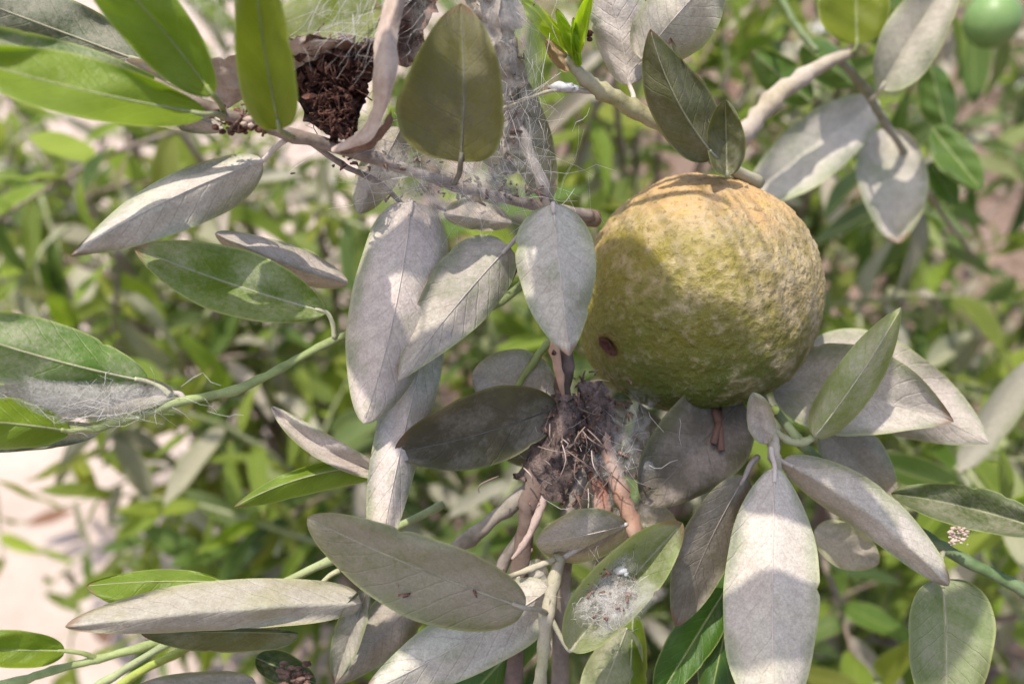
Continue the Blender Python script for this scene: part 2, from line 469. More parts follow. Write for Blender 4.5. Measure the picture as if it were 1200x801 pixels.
A.leaf((238, 130, 173), (-60, 30, 158), 30, 26, -4, 3, 3, -1, (.6, .5), (.075, .14, .02), .35, .3, label='darker green leaf just behind the yellow-green one')
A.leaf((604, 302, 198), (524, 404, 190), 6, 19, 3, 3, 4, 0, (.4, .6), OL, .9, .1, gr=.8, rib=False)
A.leaf((236, 118, 178), (146, 70, 176), 14, 15, 2, 2, 2, 1, (.5, .6), (.3, .2, .15), .85, .2, label='small dry pinkish leaf')
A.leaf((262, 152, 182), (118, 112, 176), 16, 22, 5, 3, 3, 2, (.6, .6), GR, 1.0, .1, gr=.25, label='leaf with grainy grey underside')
A.leaf((308, 188, 184), (82, 300, 172), 26, 44, 8, 6, 5, -2, (.55, .95), GR, 1.25, .1, pet=(335, 164, 181), cup=False, label='pale dusty leaf pointing down towards the bare ground')
A.leaf((328, 152, 166), (296, -60, 150), 33, 36, -4, 7, 5, -3, (.22, .3), YG, .1, .5, gr=.15, pet=(342, 160, 178), label='upright yellow-green leaf')
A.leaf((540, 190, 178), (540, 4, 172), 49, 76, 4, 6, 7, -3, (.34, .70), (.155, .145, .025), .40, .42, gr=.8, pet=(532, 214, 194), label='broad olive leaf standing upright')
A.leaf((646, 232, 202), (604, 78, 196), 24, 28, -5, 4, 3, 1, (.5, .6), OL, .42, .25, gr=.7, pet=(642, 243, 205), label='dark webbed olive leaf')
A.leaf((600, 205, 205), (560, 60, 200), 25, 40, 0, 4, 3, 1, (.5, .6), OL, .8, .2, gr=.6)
A.leaf((482, 236, 192), (426, 496, 186), 54, 54, -8, 5, 6, -4, (.40, .42), GR, 1.3, .1, pet=(478, 245, 197), cup=False, label='broad pale dusty leaf hanging down')
A.leaf((597, 288, 193), (466, 448, 184), 47, 36, 4, 5, 3, -2, (.42, .95), GR, 1.15, .1, gr=.3, cup=False, pet=(628, 262, 204), label='pinkish leaf with a dark dirty upper half')
A.leaf((648, 239, 186), (667, 417, 184), 52, 42, 0, 4, 6, -4, (.5, .85), GR, 1.3, .1, pet=(655, 247, 204), cup=False, label='pale dusty leaf against the fruit')
A.leaf((520, 250, 206), (600, 262, 206), 14, 22, 0, 3, 3, 0, (.5, .6), PL, .9, .2)
A.leaf((470, 150, 200), (420, 250, 205), 26, 26, 0, 3, 3, 0, (.5, .6), PL, .95, .2, gr=.3)
A.stem([(590, -50, 190, 7), (640, -200, 165, 8), (700, -420, 140, 9), (760, -900, 110, 9)], WOOD, .5, name='side_twig')

# --- 2: smooth green twig from the side
D = Branch('green_twig', 'smooth green twig reaching in from the side with four webbed green leaves', (384, 402, 200))
D.stem([(-40, 520, 188, 4), (78, 503, 186, 4.2), (115, 501, 187, 4.6), (216, 470, 190, 5), (276, 457, 193, 6), (330, 431, 197, 5), (384, 402, 200, 4.8), (470, 372, 206, 6), (570, 360, 210, 6), (612, 334, 212, 5), (660, 300, 216, 5)], (.22, .27, .10), .12, rough=.03)
D.leaf((174, 447, 188), (-90, 372, 172), 42, 44, -6, 3, 6, -3, (.55, .6), (.09, .17, .025), .36, .3, pet=(199, 462, 189), label='dusty green leaf')
D.leaf((204, 460, 190), (-60, 476, 184), 28, 24, 0, 3, 3, 1, (.5, .5), DK, .9, .15, gr=.35, pet=(216, 468, 190), label='leaf under a grey sheet of silk')
D.leaf((82, 505, 184), (-90, 492, 168), 30, 30, 4, 4, 3, -2, (.55, .6), BR, .08, .4, pet=(112, 504, 187), label='bright green leaf')
D.leaf((118, 504, 190), (-60, 524, 188), 18, 15, 0, 3, 3, 1, (.5, .5), DK, .55, .2, pet=(125, 500, 188))
D.leaf((383, 366, 198), (157, 290, 190), 42, 36, -4, 4, 7, -1, (.66, .72), (.11, .17, .02), .40, .3, pet=(392, 396, 200), label='green leaf with a clear pale midrib, dusty on one half')
D.leaf((408, 332, 204), (252, 273, 196), 22, 20, -4, 7, 8, -3, (.55, .45), OL, 1.1, .1, gr=.25, rib=False, label='rolled dry tan leaf')

# --- 3: woody stub with torn bark under the fruit
C = Branch('central_stem', 'fibrous woody stem with peeling orange bark under the fruit', (660, 480, 206))
C.stem([(664, 392, 206, 8), (662, 430, 206, 10), (655, 480, 205, 11), (632, 540, 204, 13), (622, 590, 203, 12), (612, 650, 206, 11), (604, 800, 215, 11), (600, 1200, 260, 16)], (.115, .075, .058), .2, rough=.2)
C.stem([(688, 470, 210, 10), (686, 520, 208, 9), (678, 560, 206, 9), (664, 610, 206, 9), (658, 680, 212, 10), (655, 900, 235, 12)], (.17, .145, .115), .4, name='side_twig', rough=.12)
C.stem([(702, 480, 204, 5), (712, 530, 203, 10), (728, 575, 203, 13), (745, 620, 203, 12), (752, 640, 204, 4)], (.36, .19, .115), .4, name='bark_strip', rough=.14, label='torn orange strip of bark', flat=.6)
C.stem([(668, 530, 206, 3), (700, 560, 207, 9), (706, 600, 207, 11), (700, 640, 210, 5)], (.33, .14, .09), .3, name='bark_strip', rough=.14, flat=.5, label='dark reddish strip of bark')
C.stem([(648, 385, 204, 4), (650, 410, 203, 8), (656, 440, 203, 6), (660, 470, 204, 3)], (.48, .27, .16), .25, name='bark_strip', rough=.08, flat=.5, label='orange flap of bark beside the fruit')
C.stem([(645, 548, 206, 9), (600, 590, 207, 9), (550, 630, 209, 9), (500, 668, 214, 7)], (.17, .155, .115), .35, name='side_twig', rough=.1)
C.stem([(640, 560, 208, 9), (622, 610, 210, 8), (590, 660, 213, 7), (575, 720, 216, 7)], (.11, .09, .07), .5, name='side_twig', rough=.1)
C.stem([(640, 575, 202, 6), (628, 610, 200, 5), (612, 640, 199, 4), (600, 655, 199, 2)], (.30, .20, .16), .6, name='side_twig', rough=.1)
C.stem([(660, 395, 212, 3), (642, 402, 211, 4.5), (625, 425, 211, 4.5), (604, 458, 212, 4), (590, 500, 214, 4)], (.27, .32, .10), .1, name='side_twig', rough=.02)
C.stem([(745, 470, 212, 5), (738, 500, 211, 5), (728, 530, 210, 4)], GST, .2, name='side_twig')
C.leaf((648, 470, 216), (553, 440, 213), 40, 52, 6, 2, 4, -2, (.5, .4), GR, 1.2, .15, label='round grey leaf half hidden behind a green stalk')
C.leaf((655, 476, 202), (462, 530, 192), 48, 38, -6, -6, 4, -3, (.5, .34), OL, 1.0, .1, gr=1.0, label='dark brown leaf, grimy and with its shade painted in')  # dirt plus painted-in shade darken this leaf
C.leaf((508, 372, 196), (442, 668, 186), 36, 26, 4, 3, 4, 0, (.30, .35), GR, 1.25, .1, label='narrow pale leaf hanging like a strap')
C.leaf((452, 556, 205), (318, 476, 198), 16, 15, -10, 5, 6, -2, (.5, .5), GR, 1.2, .15, rib=False, label='dry pinkish leaf with curled edges')
C.leaf((470, 545, 206), (274, 594, 197), 12, 22, 14, 4, 3, -2, (.6, .75), BR, .2, .35, label='bright green leaf arching up')
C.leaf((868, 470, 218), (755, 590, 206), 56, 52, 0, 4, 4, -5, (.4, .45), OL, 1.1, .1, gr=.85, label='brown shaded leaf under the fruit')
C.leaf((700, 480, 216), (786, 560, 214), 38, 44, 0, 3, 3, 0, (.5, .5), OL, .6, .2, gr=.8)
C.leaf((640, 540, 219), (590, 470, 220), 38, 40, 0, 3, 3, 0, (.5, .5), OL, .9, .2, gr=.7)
C.leaf((790, 640, 216), (752, 590, 216), 22, 22, 0, 3, 3, 0, (.5, .5), PL, 1.0, .2)
# shrivelled dark scraps of dead leaf round the stub
sheet(C, 'shrivelled_scrap', [[(640, 470, 203), (625, 520, 203), (600, 565, 204)], [(668, 462, 200), (655, 520, 199), (636, 580, 201)], [(690, 470, 204), (680, 520, 203), (660, 590, 204)]], SCRAP, .0026, 330, 8)
sheet(C, 'shrivelled_scrap', [[(672, 452, 206), (676, 500, 206), (690, 560, 207)], [(700, 448, 202), (702, 500, 201), (706, 560, 203)], [(722, 470, 206), (722, 510, 207), (716, 570, 207)]], SCRAP, .0026, 330, 8)
# fibres at the stub
rd = random.Random(5)
for k in range(30):
    x, y = rd.gauss(672, 24), rd.gauss(520, 34)
    a = rd.gauss(1.5, .55); l = rd.uniform(16, 46)
    d = rd.uniform(193, 203)
    C.stem([(x, y, d, .9), (x + math.cos(a) * l * .5 + rd.gauss(0, 5), y + math.sin(a) * l * .5, d - 2, .8), (x + math.cos(a) * l + rd.gauss(0, 7), y + math.sin(a) * l, d + 1, .4)],
           rd.choice([(.36, .28, .24), (.2, .14, .11), (.12, .075, .055)]), .2, name='fibre', n=3, sides=4)

# --- 4: pale upright shoot with the big grey leaf
E = Branch('pale_shoot', 'pale upright shoot at the bottom carrying the big grey-green leaf', (645, 720, 196))
E.stem([(656, 650, 198, 8), (650, 680, 197, 8), (641, 722, 196, 9), (637, 760, 196, 7.5), (632, 810, 196, 8), (622, 950, 205, 9), (610, 1250, 250, 10)], (.30, .29, .17), .55, rough=.05)
E.stem([(650, 655, 197, 4), (622, 666, 194, 4), (596, 676, 191, 3)], PST, .6, name='side_twig')
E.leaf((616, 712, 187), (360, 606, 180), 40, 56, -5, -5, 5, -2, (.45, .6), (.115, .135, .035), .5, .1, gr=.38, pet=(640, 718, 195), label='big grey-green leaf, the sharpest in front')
E.leaf((645, 690, 202), (428, 812, 194), 40, 44, -4, 3, 4, 0, (.35, .45), GR, 1.3, .1, cup=False, label='pale pink leaf below the big grey one')
E.leaf((500, 690, 210), (392, 800, 202), 34, 28, 0, 3, 3, 0, (.4, .5), GR, 1.0, .1, gr=.45)
E.leaf((610, 668, 206), (640, 690, 204), 22, 24, 0, 2, 2, 0, (.4, .5), GR, 1.2, .1, rib=False)
E.leaf((733, 615, 196), (628, 636, 192), 30, 32, -2, -5, 14, -3, (.5, .30), GR, 1.05, .2, gr=.1, pet=(656, 655, 198), label='small grey leaf folded like a roof')
E.leaf((668, 762, 194), (800, 612, 188), 34, 42, -2, -7, -7, 4, (.5, .5), (.17, .22, .07), .42, .3, gr=.1, pet=(645, 722, 196), label='cupped green leaf holding white silk')
E.leaf((640, 716, 214), (520, 850, 210), 50, 26, 0, 3, 3, 0, (.45, .5), (.045, .10, .012), .0, .2, cup=False, label='glossy dark green leaf')
E.leaf((735, 735, 210), (690, 850, 205), 30, 34, 0, 3, 3, 0, (.5, .5), PL, .4, .3)
E.leaf((742, 720, 212), (735, 860, 206), 18, 20, 0, 3, 3, 0, (.5, .5), BR, .15, .35)

# --- 5: lower side twig
H = Branch('low_green_twig', 'thin green twig crossing the lower corner with a rolled tan leaf below it', (389, 655, 205))
H.stem([(520, 590, 214, 5), (450, 625, 209, 5), (389, 655, 205, 5.5), (330, 684, 203, 5), (267, 714, 201, 5), (200, 752, 201, 4.5), (120, 800, 202, 5), (40, 860, 205, 5)], (.25, .30, .13), .15, rough=.03)
H.leaf((262, 682, 200), (101, 686, 192), 14, 34, 3, 4, -4, 0, (.55, .6), BR, .12, .35, pet=(308, 690, 203), label='green leaf with rolled pale edge')
H.leaf((264, 684, 199), (122, 724, 192), 17, 14, 0, 4, 4, 0, (.5, .5), PL, .5, .25, rib=False)
H.leaf((350, 742, 197), (165, 742, 190), 6, 25, 2, 2, 3, 0, (.5, .7), OL, .3, .2, gr=.4, rib=False)
H.leaf((424, 706, 196), (76, 734, 184), 36, 24, 4, 8, 4, -5, (.40, .62), (.24, .22, .10), .95, .1, gr=.27, rib=False, label='long rolled tan leaf')
H.leaf((375, 685, 204), (318, 722, 204), 13, 13, 0, 2, 2, 0, (.5, .5), PL, .3, .3, pet=(398, 668, 205))
H.leaf((430, 690, 200), (392, 800, 198), 20, 14, 0, 3, 3, 0, (.5, .5), GR, .9, .2, gr=.4)

# --- 6: bottom corner twig
I = Branch('corner_twig', 'yellow-green twig in the bottom corner ending in one smooth green leaf', (115, 772, 210))
I.stem([(400, 700, 230, 4), (260, 735, 222, 4), (169, 757, 214, 5), (115, 772, 210, 5), (60, 785, 207, 5), (17, 799, 205, 6), (-60, 815, 200, 6)], (.26, .32, .12), .1, rough=.02)
I.stem([(260, 738, 222, 4), (203, 767, 214, 5), (150, 795, 208, 5), (90, 840, 204, 5)], (.30, .36, .08), .05, name='side_twig', rough=.02)
I.leaf((76, 762, 206), (-60, 760, 196), 24, 22, 0, 3, 4, 0, (.5, .5), BR, .1, .35, pet=(115, 772, 210), label='smooth green leaf')
I.leaf((300, 800, 206), (150, 812, 200), 20, 26, 0, 4, 4, 0, (.5, .5), GR, 1.05, .1, gr=.45)
I.leaf((300, 770, 214), (370, 800, 214), 20, 20, 0, 3, 3, 0, (.5, .5), DK, .3, .2)

# --- 7: dusty shoot to the right of the fruit
Fb = Branch('dusty_shoot', 'dusty shoot beside the fruit with long pale leaves hanging from it', (900, 505, 204))
Fb.stem([(880, 440, 226, 7), (896, 480, 216, 8), (903, 505, 206, 9), (908, 535, 203, 7), (912, 560, 205, 5)], PST, .6, rough=.08)
Fb.stem([(906, 478, 214, 6), (940, 520, 214, 6), (985, 560, 216, 6), (1040, 600, 220, 6), (1075, 625, 222, 6)], (.07, .13, .03), .25, name='side_twig')
Fb.stem([(903, 500, 205, 4), (922, 515, 203, 4.5), (942, 518, 202, 5), (960, 506, 202, 4)], GST, .4, name='side_twig', rough=.03)
Fb.stem([(895, 490, 204, 3), (902, 484, 203, 5), (908, 480, 202, 5), (912, 477, 202, 2)], (.36, .42, .10), .05, name='bud', rough=.03, label='small green bud')
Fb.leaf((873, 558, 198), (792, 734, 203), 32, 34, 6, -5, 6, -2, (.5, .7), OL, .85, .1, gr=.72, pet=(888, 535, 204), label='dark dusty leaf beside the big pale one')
Fb.leaf((908, 547, 199), (908, 850, 184), 60, 56, 3, 5, 3, -4, (.68, .62), GR, 1.3, .1, pet=(904, 520, 204), label='long pale leaf hanging straight down, the largest under the fruit')
Fb.leaf((916, 540, 206), (1112, 686, 200), 25, 32, -12, 7, 5, -5, (.50, .42), GR, 1.05, .15, pet=(906, 520, 205), label='pale leaf arching sideways', rib=False)
Fb.leaf((905, 455, 222), (1118, 494, 212), 46, 62, -8, 6, 4, -3, (.5, .9), GR, 1.2, .1, gr=.2, label='wide dusty leaf behind the fruit')
Fb.leaf((930, 420, 226), (1160, 520, 218), 45, 62, -6, 4, 4, 0, (.6, .9), GR, 1.15, .1, gr=.25)
Fb.leaf((954, 512, 200), (1056, 360, 193), 26, 30, 4, 5, 3, -2, (.5, .8), (.21, .26, .07), .42, .4, label='small green leaf with pale rim, upright before the wide dusty leaf')
Fb.leaf((896, 520, 203), (882, 460, 199), 17, 16, 2, 3, 3, 0, (.5, .45), PL, 1.0, .2, rib=False, label='tiny grey leaf')
Fb.leaf((965, 500, 222), (1048, 588, 220), 32, 36, 0, 4, 4, 0, (.5, .5), GR, .8, .2, gr=.3)
Fb.leaf((955, 620, 220), (1030, 660, 220), 26, 26, 0, 3, 3, 0, (.5, .5), PL, .7, .3)
Fb.leaf((870, 640, 216), (830, 830, 205), 30, 40, 0, 4, 3, 0, (.5, .5), (.04, .09, .012), .0, .2, label='glossy dark green leaf at the bottom')
Fb.leaf((850, 690, 214), (770, 820, 206), 30, 25, 0, 4, 3, 0, (.5, .5), (.05, .11, .015), .05, .25)
Fb.leaf((826, 700, 215), (842, 830, 210), 10, 12, 0, 4, 3, 0, (.5, .5), BR, .2, .35)

# --- 8: right-hand twig
G = Branch('dark_green_twig', 'dark green twig running out past the fruit to the edge, with two speckled leaves', (1084, 628, 216))
G.stem([(1040, 600, 224, 5), (1084, 628, 216, 7), (1130, 655, 213, 7.5), (1206, 694, 210, 8), (1320, 760, 206, 8)], (.07, .13, .04), .2, rough=.03)
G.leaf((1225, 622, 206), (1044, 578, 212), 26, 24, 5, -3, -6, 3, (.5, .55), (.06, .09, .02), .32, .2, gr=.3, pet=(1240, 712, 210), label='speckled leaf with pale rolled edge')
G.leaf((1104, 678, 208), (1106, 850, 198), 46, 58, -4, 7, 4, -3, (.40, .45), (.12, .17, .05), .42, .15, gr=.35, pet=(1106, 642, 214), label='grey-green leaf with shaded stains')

# --- 9: sprouting shoot above the fruit
S = Branch('sprouting_shoot', 'knobbly shoot above the fruit tipped with fresh lime green leaves', (740, 125, 202))
S.stem([(662, 68, 196, 6), (686, 92, 198, 8), (705, 106, 199, 10), (740, 126, 202, 10), (790, 155, 206, 9), (842, 188, 210, 8), (890, 215, 222, 8)], (.27, .26, .11), .5, rough=.1)
S.leaf((672, 62, 196), (594, -14, 188), 9, 12, 3, 3, 3, 0, (.5, .6), (.36, .46, .02), .0, .55, rib=False, label='fresh lime green leaf')
S.leaf((674, 70, 196), (694, -10, 190), 9, 9, -3, 2, 2, 0, (.5, .6), (.34, .46, .02), .0, .5, rib=False)
S.leaf((680, 78, 196), (652, 10, 192), 8, 8, 0, 2, 2, 0, (.5, .6), (.30, .43, .02), .0, .5, rib=False)
S.leaf((678, 76, 195), (672, 20, 192), 5, 6, 0, 2, 2, 0, (.5, .6), (.26, .38, .02), .0, .5, rib=False)
S.leaf((666, 84, 195), (640, 46, 193), 10, 9, 0, 3, 3, 0, (.5, .5), (.4, .27, .18), .3, .3, rib=False, label='brown bud scale')
S.leaf((738, 100, 206), (702, -40, 200), 42, 30, 4, 4, 4, 0, (.5, .45), GR, 1.3, .1, pet=(742, 122, 204), label='pale dusty leaf behind the sprout')
S.leaf((752, 70, 202), (850, -40, 190), 46, 40, -4, 5, 4, -3, (.45, .45), (.14, .17, .06), .85, .2, label='pale rounded leaf at the top')
S.leaf((838, 184, 202), (762, 34, 186), 38, 36, -10, 8, 4, -2, (.45, .85), (.085, .09, .022), .30, .2, gr=.5, pet=(842, 190, 208), label='dark olive leaf with a pointed hooked tip')
S.leaf((838, 172, 206), (786, 44, 195), 10, 22, -6, 4, 4, 0, (.5, .6), PL, .9, .2, rib=False)
S.leaf((852, 206, 204), (850, 117, 197), 22, 23, 0, -3, -3, 2, (.42, .36), (.10, .11, .035), .32, .2, gr=.35, pet=(846, 190, 209), label='small oval leaf with rolled rim')
S.stem([(700, 108, 200, 3), (670, 106, 198, 3), (640, 108, 196, 2), (586, 128, 192, 2)], PST, .6, name='side_twig', rough=.03)

# --- 10: thick pale twig
K = Branch('pale_twig', 'thick pale grey twig behind the fruit with a yellow-green leaf at its tip', (872, 158, 262))
K.stem([(850, 190, 268, 9), (874, 156, 262, 11), (905, 118, 262, 12), (940, 90, 264, 10), (994, 62, 268, 7)], (.33, .28, .20), .5, rough=.12)
K.stem([(980, 68, 268, 5), (1010, 100, 276, 6), (1035, 140, 284, 5), (1062, 182, 300, 4), (1090, 230, 340, 3), (1140, 300, 420, 3)], (.16, .16, .08), .4, name='side_twig')
K.stem([(958, 60, 290, 4), (940, 40, 292, 4), (916, 0, 296, 4), (900, -40, 300, 4)], (.10, .16, .05), .2, name='side_twig')
K.leaf((1004, 52, 266), (1002, -60, 262), 42, 45, 0, 5, 5, 0, (.5, .4), YG, .05, .5, pet=(994, 62, 268), label='yellow-green leaf')
K.leaf((1032, 104, 268), (1118, -34, 260), 36, 34, 0, 5, 5, -2, (.5, .5), (.09, .125, .055), .55, .25, pet=(1020, 116, 278), label='grey-green leaf pointing up')
K.leaf((1030, 118, 292), (872, 238, 282), 34, 40, 4, 6, 5, -2, (.5, .5), GR, 1.3, .1, rib=False, label='large dusty grey leaf')
K.leaf((1040, 150, 300), (1052, 285, 296), 40, 42, 0, 6, 5, 0, (.4, .5), GR, 1.05, .15, rib=False)
K.leaf((1108, 150, 340), (1090, 74, 335), 22, 24, 0, 5, 5, 0, (.5, .4), GR, .05, .3)
K.leaf((1092, 150, 338), (1150, 222, 325), 22, 24, 0, 5, 5, 0, (.5, .5), GR, .05, .3)
K.leaf((1090, 190, 345), (1120, 240, 340), 16, 18, 0, 5, 5, 0, (.5, .5), GR, .1, .3)
K.leaf((940, 52, 310), (1000, 100, 315), 24, 24, 0, 5, 5, 0, (.5, .5), GR, .1, .3)
K.leaf((950, 120, 320), (880, 60, 315), 24, 24, 0, 5, 5, 0, (.5, .5), GR, .2, .3)

# ------------------------------------------------------------------ the fruit
def build_fruit():
    c = P(818, 346, 221)
    r = 140 / FPX * .2195
    rot = Matrix((RGT, UPV, -FWD)).transposed()
    nu, nv = 240, 140
    def swell(q):
        k = 1 + .07 * mn.noise(q * 1.25 + Vector((4, 0, 0)))
        k -= .022 * max(0, 1 - (q - Vector((.2, -.95, .1))).length / .55)          # flatter blossom end
        k += .03 * max(0, (q - Vector((.75, -.6, 0))).length * -1 + .6)
        k += .065 * math.exp(-((q - Vector((-.75, -.62, .1)).normalized()).length / .45) ** 2)
        return k
    V, F = [], []
    scar = Vector((-.80, -.42, .43)).normalized()
    for j in range(nv + 1):
        th = math.pi * j / nv
        for i in range(nu):
            ph = 2 * math.pi * i / nu
            q = Vector((math.sin(th) * math.cos(ph), math.cos(th), math.sin(th) * math.sin(ph)))
            k = swell(q) + .014 * mn.noise(q * 6) + .011 * mn.noise(q * 13) + .012 * abs(mn.noise(q * 27)) + .006 * mn.noise(q * 45)
            k -= .05 * math.exp(-((q - scar).length / .07) ** 2)
            V.append(rot @ Vector((q.x * .985, q.y * 1.0, q.z * .98)) * (r * k))
    for j in range(nv):
        for i in range(nu):
            a, b = j * nu + i, j * nu + (i + 1) % nu
            F.append((a, a + nu, b + nu, b))
    e = link(bpy.data.objects.new('citrus_fruit', None)); e.location = c; e.empty_display_size = .01
    tag(e, 'ripening green and tan citrus fruit with rough scabbed rind', 'fruit')
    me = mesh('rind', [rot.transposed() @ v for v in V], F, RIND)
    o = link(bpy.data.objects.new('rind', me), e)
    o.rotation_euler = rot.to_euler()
    # sunken brown scab
    sv, sf = [], []
    n = 30
    rd = random.Random(3)
    ax = scar.orthogonal().normalized(); ay = scar.cross(ax)
    hs = swell(scar)
    for ring, (rad, hgt) in enumerate(((.07, .985), (.05, .98), (.028, .958), (.008, .945))):
        for i in range(n):
            a = 2 * math.pi * i / n
            jit = 1 + .35 * mn.noise(Vector((math.cos(a) * 1.5, math.sin(a) * 1.5, ring)))
            p = (scar + ax * math.cos(a) * rad * jit + ay * math.sin(a) * rad * 1.3 * jit).normalized() * (hgt * hs + .012)
            sv.append(rot @ p * r)
    for k in range(3):
        for i in range(n):
            sf.append((k * n + i, k * n + (i + 1) % n, (k + 1) * n + (i + 1) % n, (k + 1) * n + i))
    sf.append(tuple(range(3 * n, 4 * n)))
    link(bpy.data.objects.new('scab', mesh('scab', sv, sf, SCAB)), e)['label'] = 'sunken brown scab'
    # calyx where the branch meets the fruit
    q = [P(686, 252, 213), P(694, 256, 214), P(700, 262, 215)]
    v2, f2 = tube(q, [.0016, .0026, .0012], 7, .15, 2)
    oc = place('calyx', v2, f2, BARK, e, q[0], c, color=(.14, .09, .06), dust=.2)
    # thin stalk scars under the fruit
    for (x0, y0, x1, y1, col) in ((835, 470, 845, 528, (.15, .07, .045)), (842, 476, 836, 520, (.11, .055, .04))):
        q = [P(x0, y0, 214), P((x0 + x1) / 2 + 3, (y0 + y1) / 2, 209), P(x1, y1, 207)]
        v2, f2 = tube(q, [.0012, .001, .0008], 6, .2, 2)
        place('dry_stalk', v2, f2, BARK, e, q[0], c, color=col, dust=.1)
build_fruit()

# ------------------------------------------------------------------ dead curled leaves caught in the branch
N = Branch('dead_leaf_nest', 'dark brown crumbling curled leaf full of frass behind the upright yellow-green leaf', (385, 150, 178), 'dead leaf')
sheet(N, 'curled_blade', [[(318, 60, 178), (340, 100, 184), (352, 135, 186), (385, 158, 184)], [(352, 48, 172), (368, 90, 188), (385, 128, 190), (398, 156, 184)],
                          [(395, 44, 172), (405, 85, 189), (410, 120, 190), (408, 152, 182)], [(436, 58, 176), (436, 90, 184), (424, 122, 184), (412, 148, 180)]], DEAD, .002, 240, 7)
sheet(N, 'pale_rim', [[(232, 74, 176), (270, 66, 175), (320, 52, 173), (365, 43, 172), (400, 46, 173)], [(244, 100, 180), (276, 92, 178), (320, 72, 177), (362, 56, 174), (398, 52, 175)],
                      [(258, 128, 182), (282, 118, 182), (322, 100, 182), (358, 74, 178), (396, 60, 178)]], TAN, .0012, 220, 6, label='pale tan rim of the dead leaf')
for q in range(3):
    z = q * 2.2
    sheet(N, 'shrivelled_scrap', [[(345, 56, 180 - z), (352, 90, 184 - z), (370, 120, 184 - z), (390, 154, 183 - z)], [(380, 54, 182 - z), (386, 88, 186 - z), (396, 120, 186 - z), (402, 148, 184 - z)],
                              [(436, 58, 181 - z), (438, 84, 184 - z), (414, 116, 184 - z), (398, 150, 182 - z)]], FRASS, .0042, 330 + 60 * q, 12)
# frass: crumbs and fibres heaped in the curl
rd = random.Random(11)
V, F = [], []
for k in range(620):
    a, b = rd.random(), rd.random()
    x = 350 + 82 * a; y = 58 + 92 * b - 12 * a
    if x < 352 + (b * 30): continue
    if x > 438 - b * 34: continue
    d = 182 + rd.uniform(-6, 3)
    r = rd.choice([.0002, .0003, .0004, .0006, .0009])
    c = P(x, y, d)
    if rd.random() < .3:
        v2, f2 = tube([c + Vector((rd.gauss(0, 1), rd.gauss(0, 1), rd.gauss(0, 1))) * r * 1.1 for _ in range(4)], [r * .5, r, r * .9, r * .4], 5, .3, k)
    else:
        q = [c]
        for _ in range(4): q.append(q[-1] + Vector((rd.gauss(0, 1), rd.gauss(0, 1), rd.gauss(0, 1))) * .0011)
        v2, f2 = tube(q, [rd.choice([.00007, .0001, .00016])] * 5, 4, .2, k)
    n0 = len(V); V += v2; F += [tuple(i + n0 for i in f) for f in f2]
o = place('frass', V, F, FRASS, N.e, V[0].copy(), N.pos); o['kind'] = 'stuff'

J = Branch('curled_dead_leaf', 'pinkish brown dead leaf curled like a hook in front of the broad olive leaf', (400, 168, 180), 'dead leaf')
sheet(J, 'curled_blade', [[(455, -14, 172), (440, 40, 170), (436, 85, 170), (436, 125, 172), (420, 155, 174), (388, 172, 178)],
                          [(466, -14, 168), (452, 40, 166), (450, 85, 166), (447, 125, 168), (424, 162, 171), (388, 176, 178)],
                          [(480, -14, 171), (466, 40, 168), (466, 85, 167), (453, 132, 168), (428, 168, 171), (390, 178, 178)]], TAN, .0004, 200, 6)
sheet(J, 'dark_underside', [[(458, 128, 169), (450, 145, 170), (432, 164, 172), (398, 177, 178)], [(462, 136, 172), (455, 155, 174), (430, 176, 176), (398, 180, 180)]], DEAD, .0006, 300, 6, label='dark brown rolled underside')

Wd = Branch('webbed_dead_leaf', 'grey-brown dead leaf bound in silk behind the broad olive leaf', (560, 60, 190), 'dead leaf')
sheet(Wd, 'curled_blade', [[(468, -30, 182), (462, 30, 186), (458, 70, 188)], [(500, -30, 186), (490, 20, 192), (478, 80, 192)], [(530, -30, 180), (512, 15, 188), (500, 60, 192)]], DEAD, .0025, 240, 8)
sheet(Wd, 'silked_blade', [[(540, -30, 190), (560, 20, 192), (572, 70, 194), (580, 130, 196), (584, 180, 200)], [(570, -30, 182), (585, 20, 184), (592, 75, 188), (598, 130, 194), (600, 180, 198)],
                           [(600, -30, 186), (606, 20, 188), (607, 70, 192), (612, 120, 196), (612, 170, 200)]], LEAF, .0028, 260, 7)

# crumbs of frass and bark caught in the silk
def crumbs(par, spots, seed):
    rd = random.Random(seed); V, F = [], []
    for (cx, cy, sx, sy, d0, d1, n) in spots:
        for k in range(n):
            c = P(cx + rd.gauss(0, sx), cy + rd.gauss(0, sy), rd.uniform(d0, d1))
            r0 = rd.choice([.00012, .00016, .0002, .0003, .00045])
            v2, f2 = tube([c + Vector((rd.gauss(0, 1), rd.gauss(0, 1), rd.gauss(0, 1))) * r0 * 1.5 for _ in range(3)], [r0 * .5, r0, r0 * .4], 5, .3, k)
            n0 = len(V); V += v2; F += [tuple(i + n0 for i in f) for f in f2]
    o = place('frass', V, F, DEAD, par.e, V[0].copy(), par.pos); o['kind'] = 'stuff'
crumbs(A, [(550, 222, 50, 9, 193, 199, 120), (596, 90, 12, 60, 190, 197, 90), (285, 138, 18, 9, 173, 178, 60), (440, 188, 40, 6, 187, 192, 40)], 31)
crumbs(C, [(675, 520, 24, 40, 198, 204, 150), (735, 530, 20, 30, 200, 206, 40)], 32)
crumbs(E, [(722, 700, 16, 20, 186, 191, 60), (500, 665, 60, 22, 183, 184, 10)], 33)
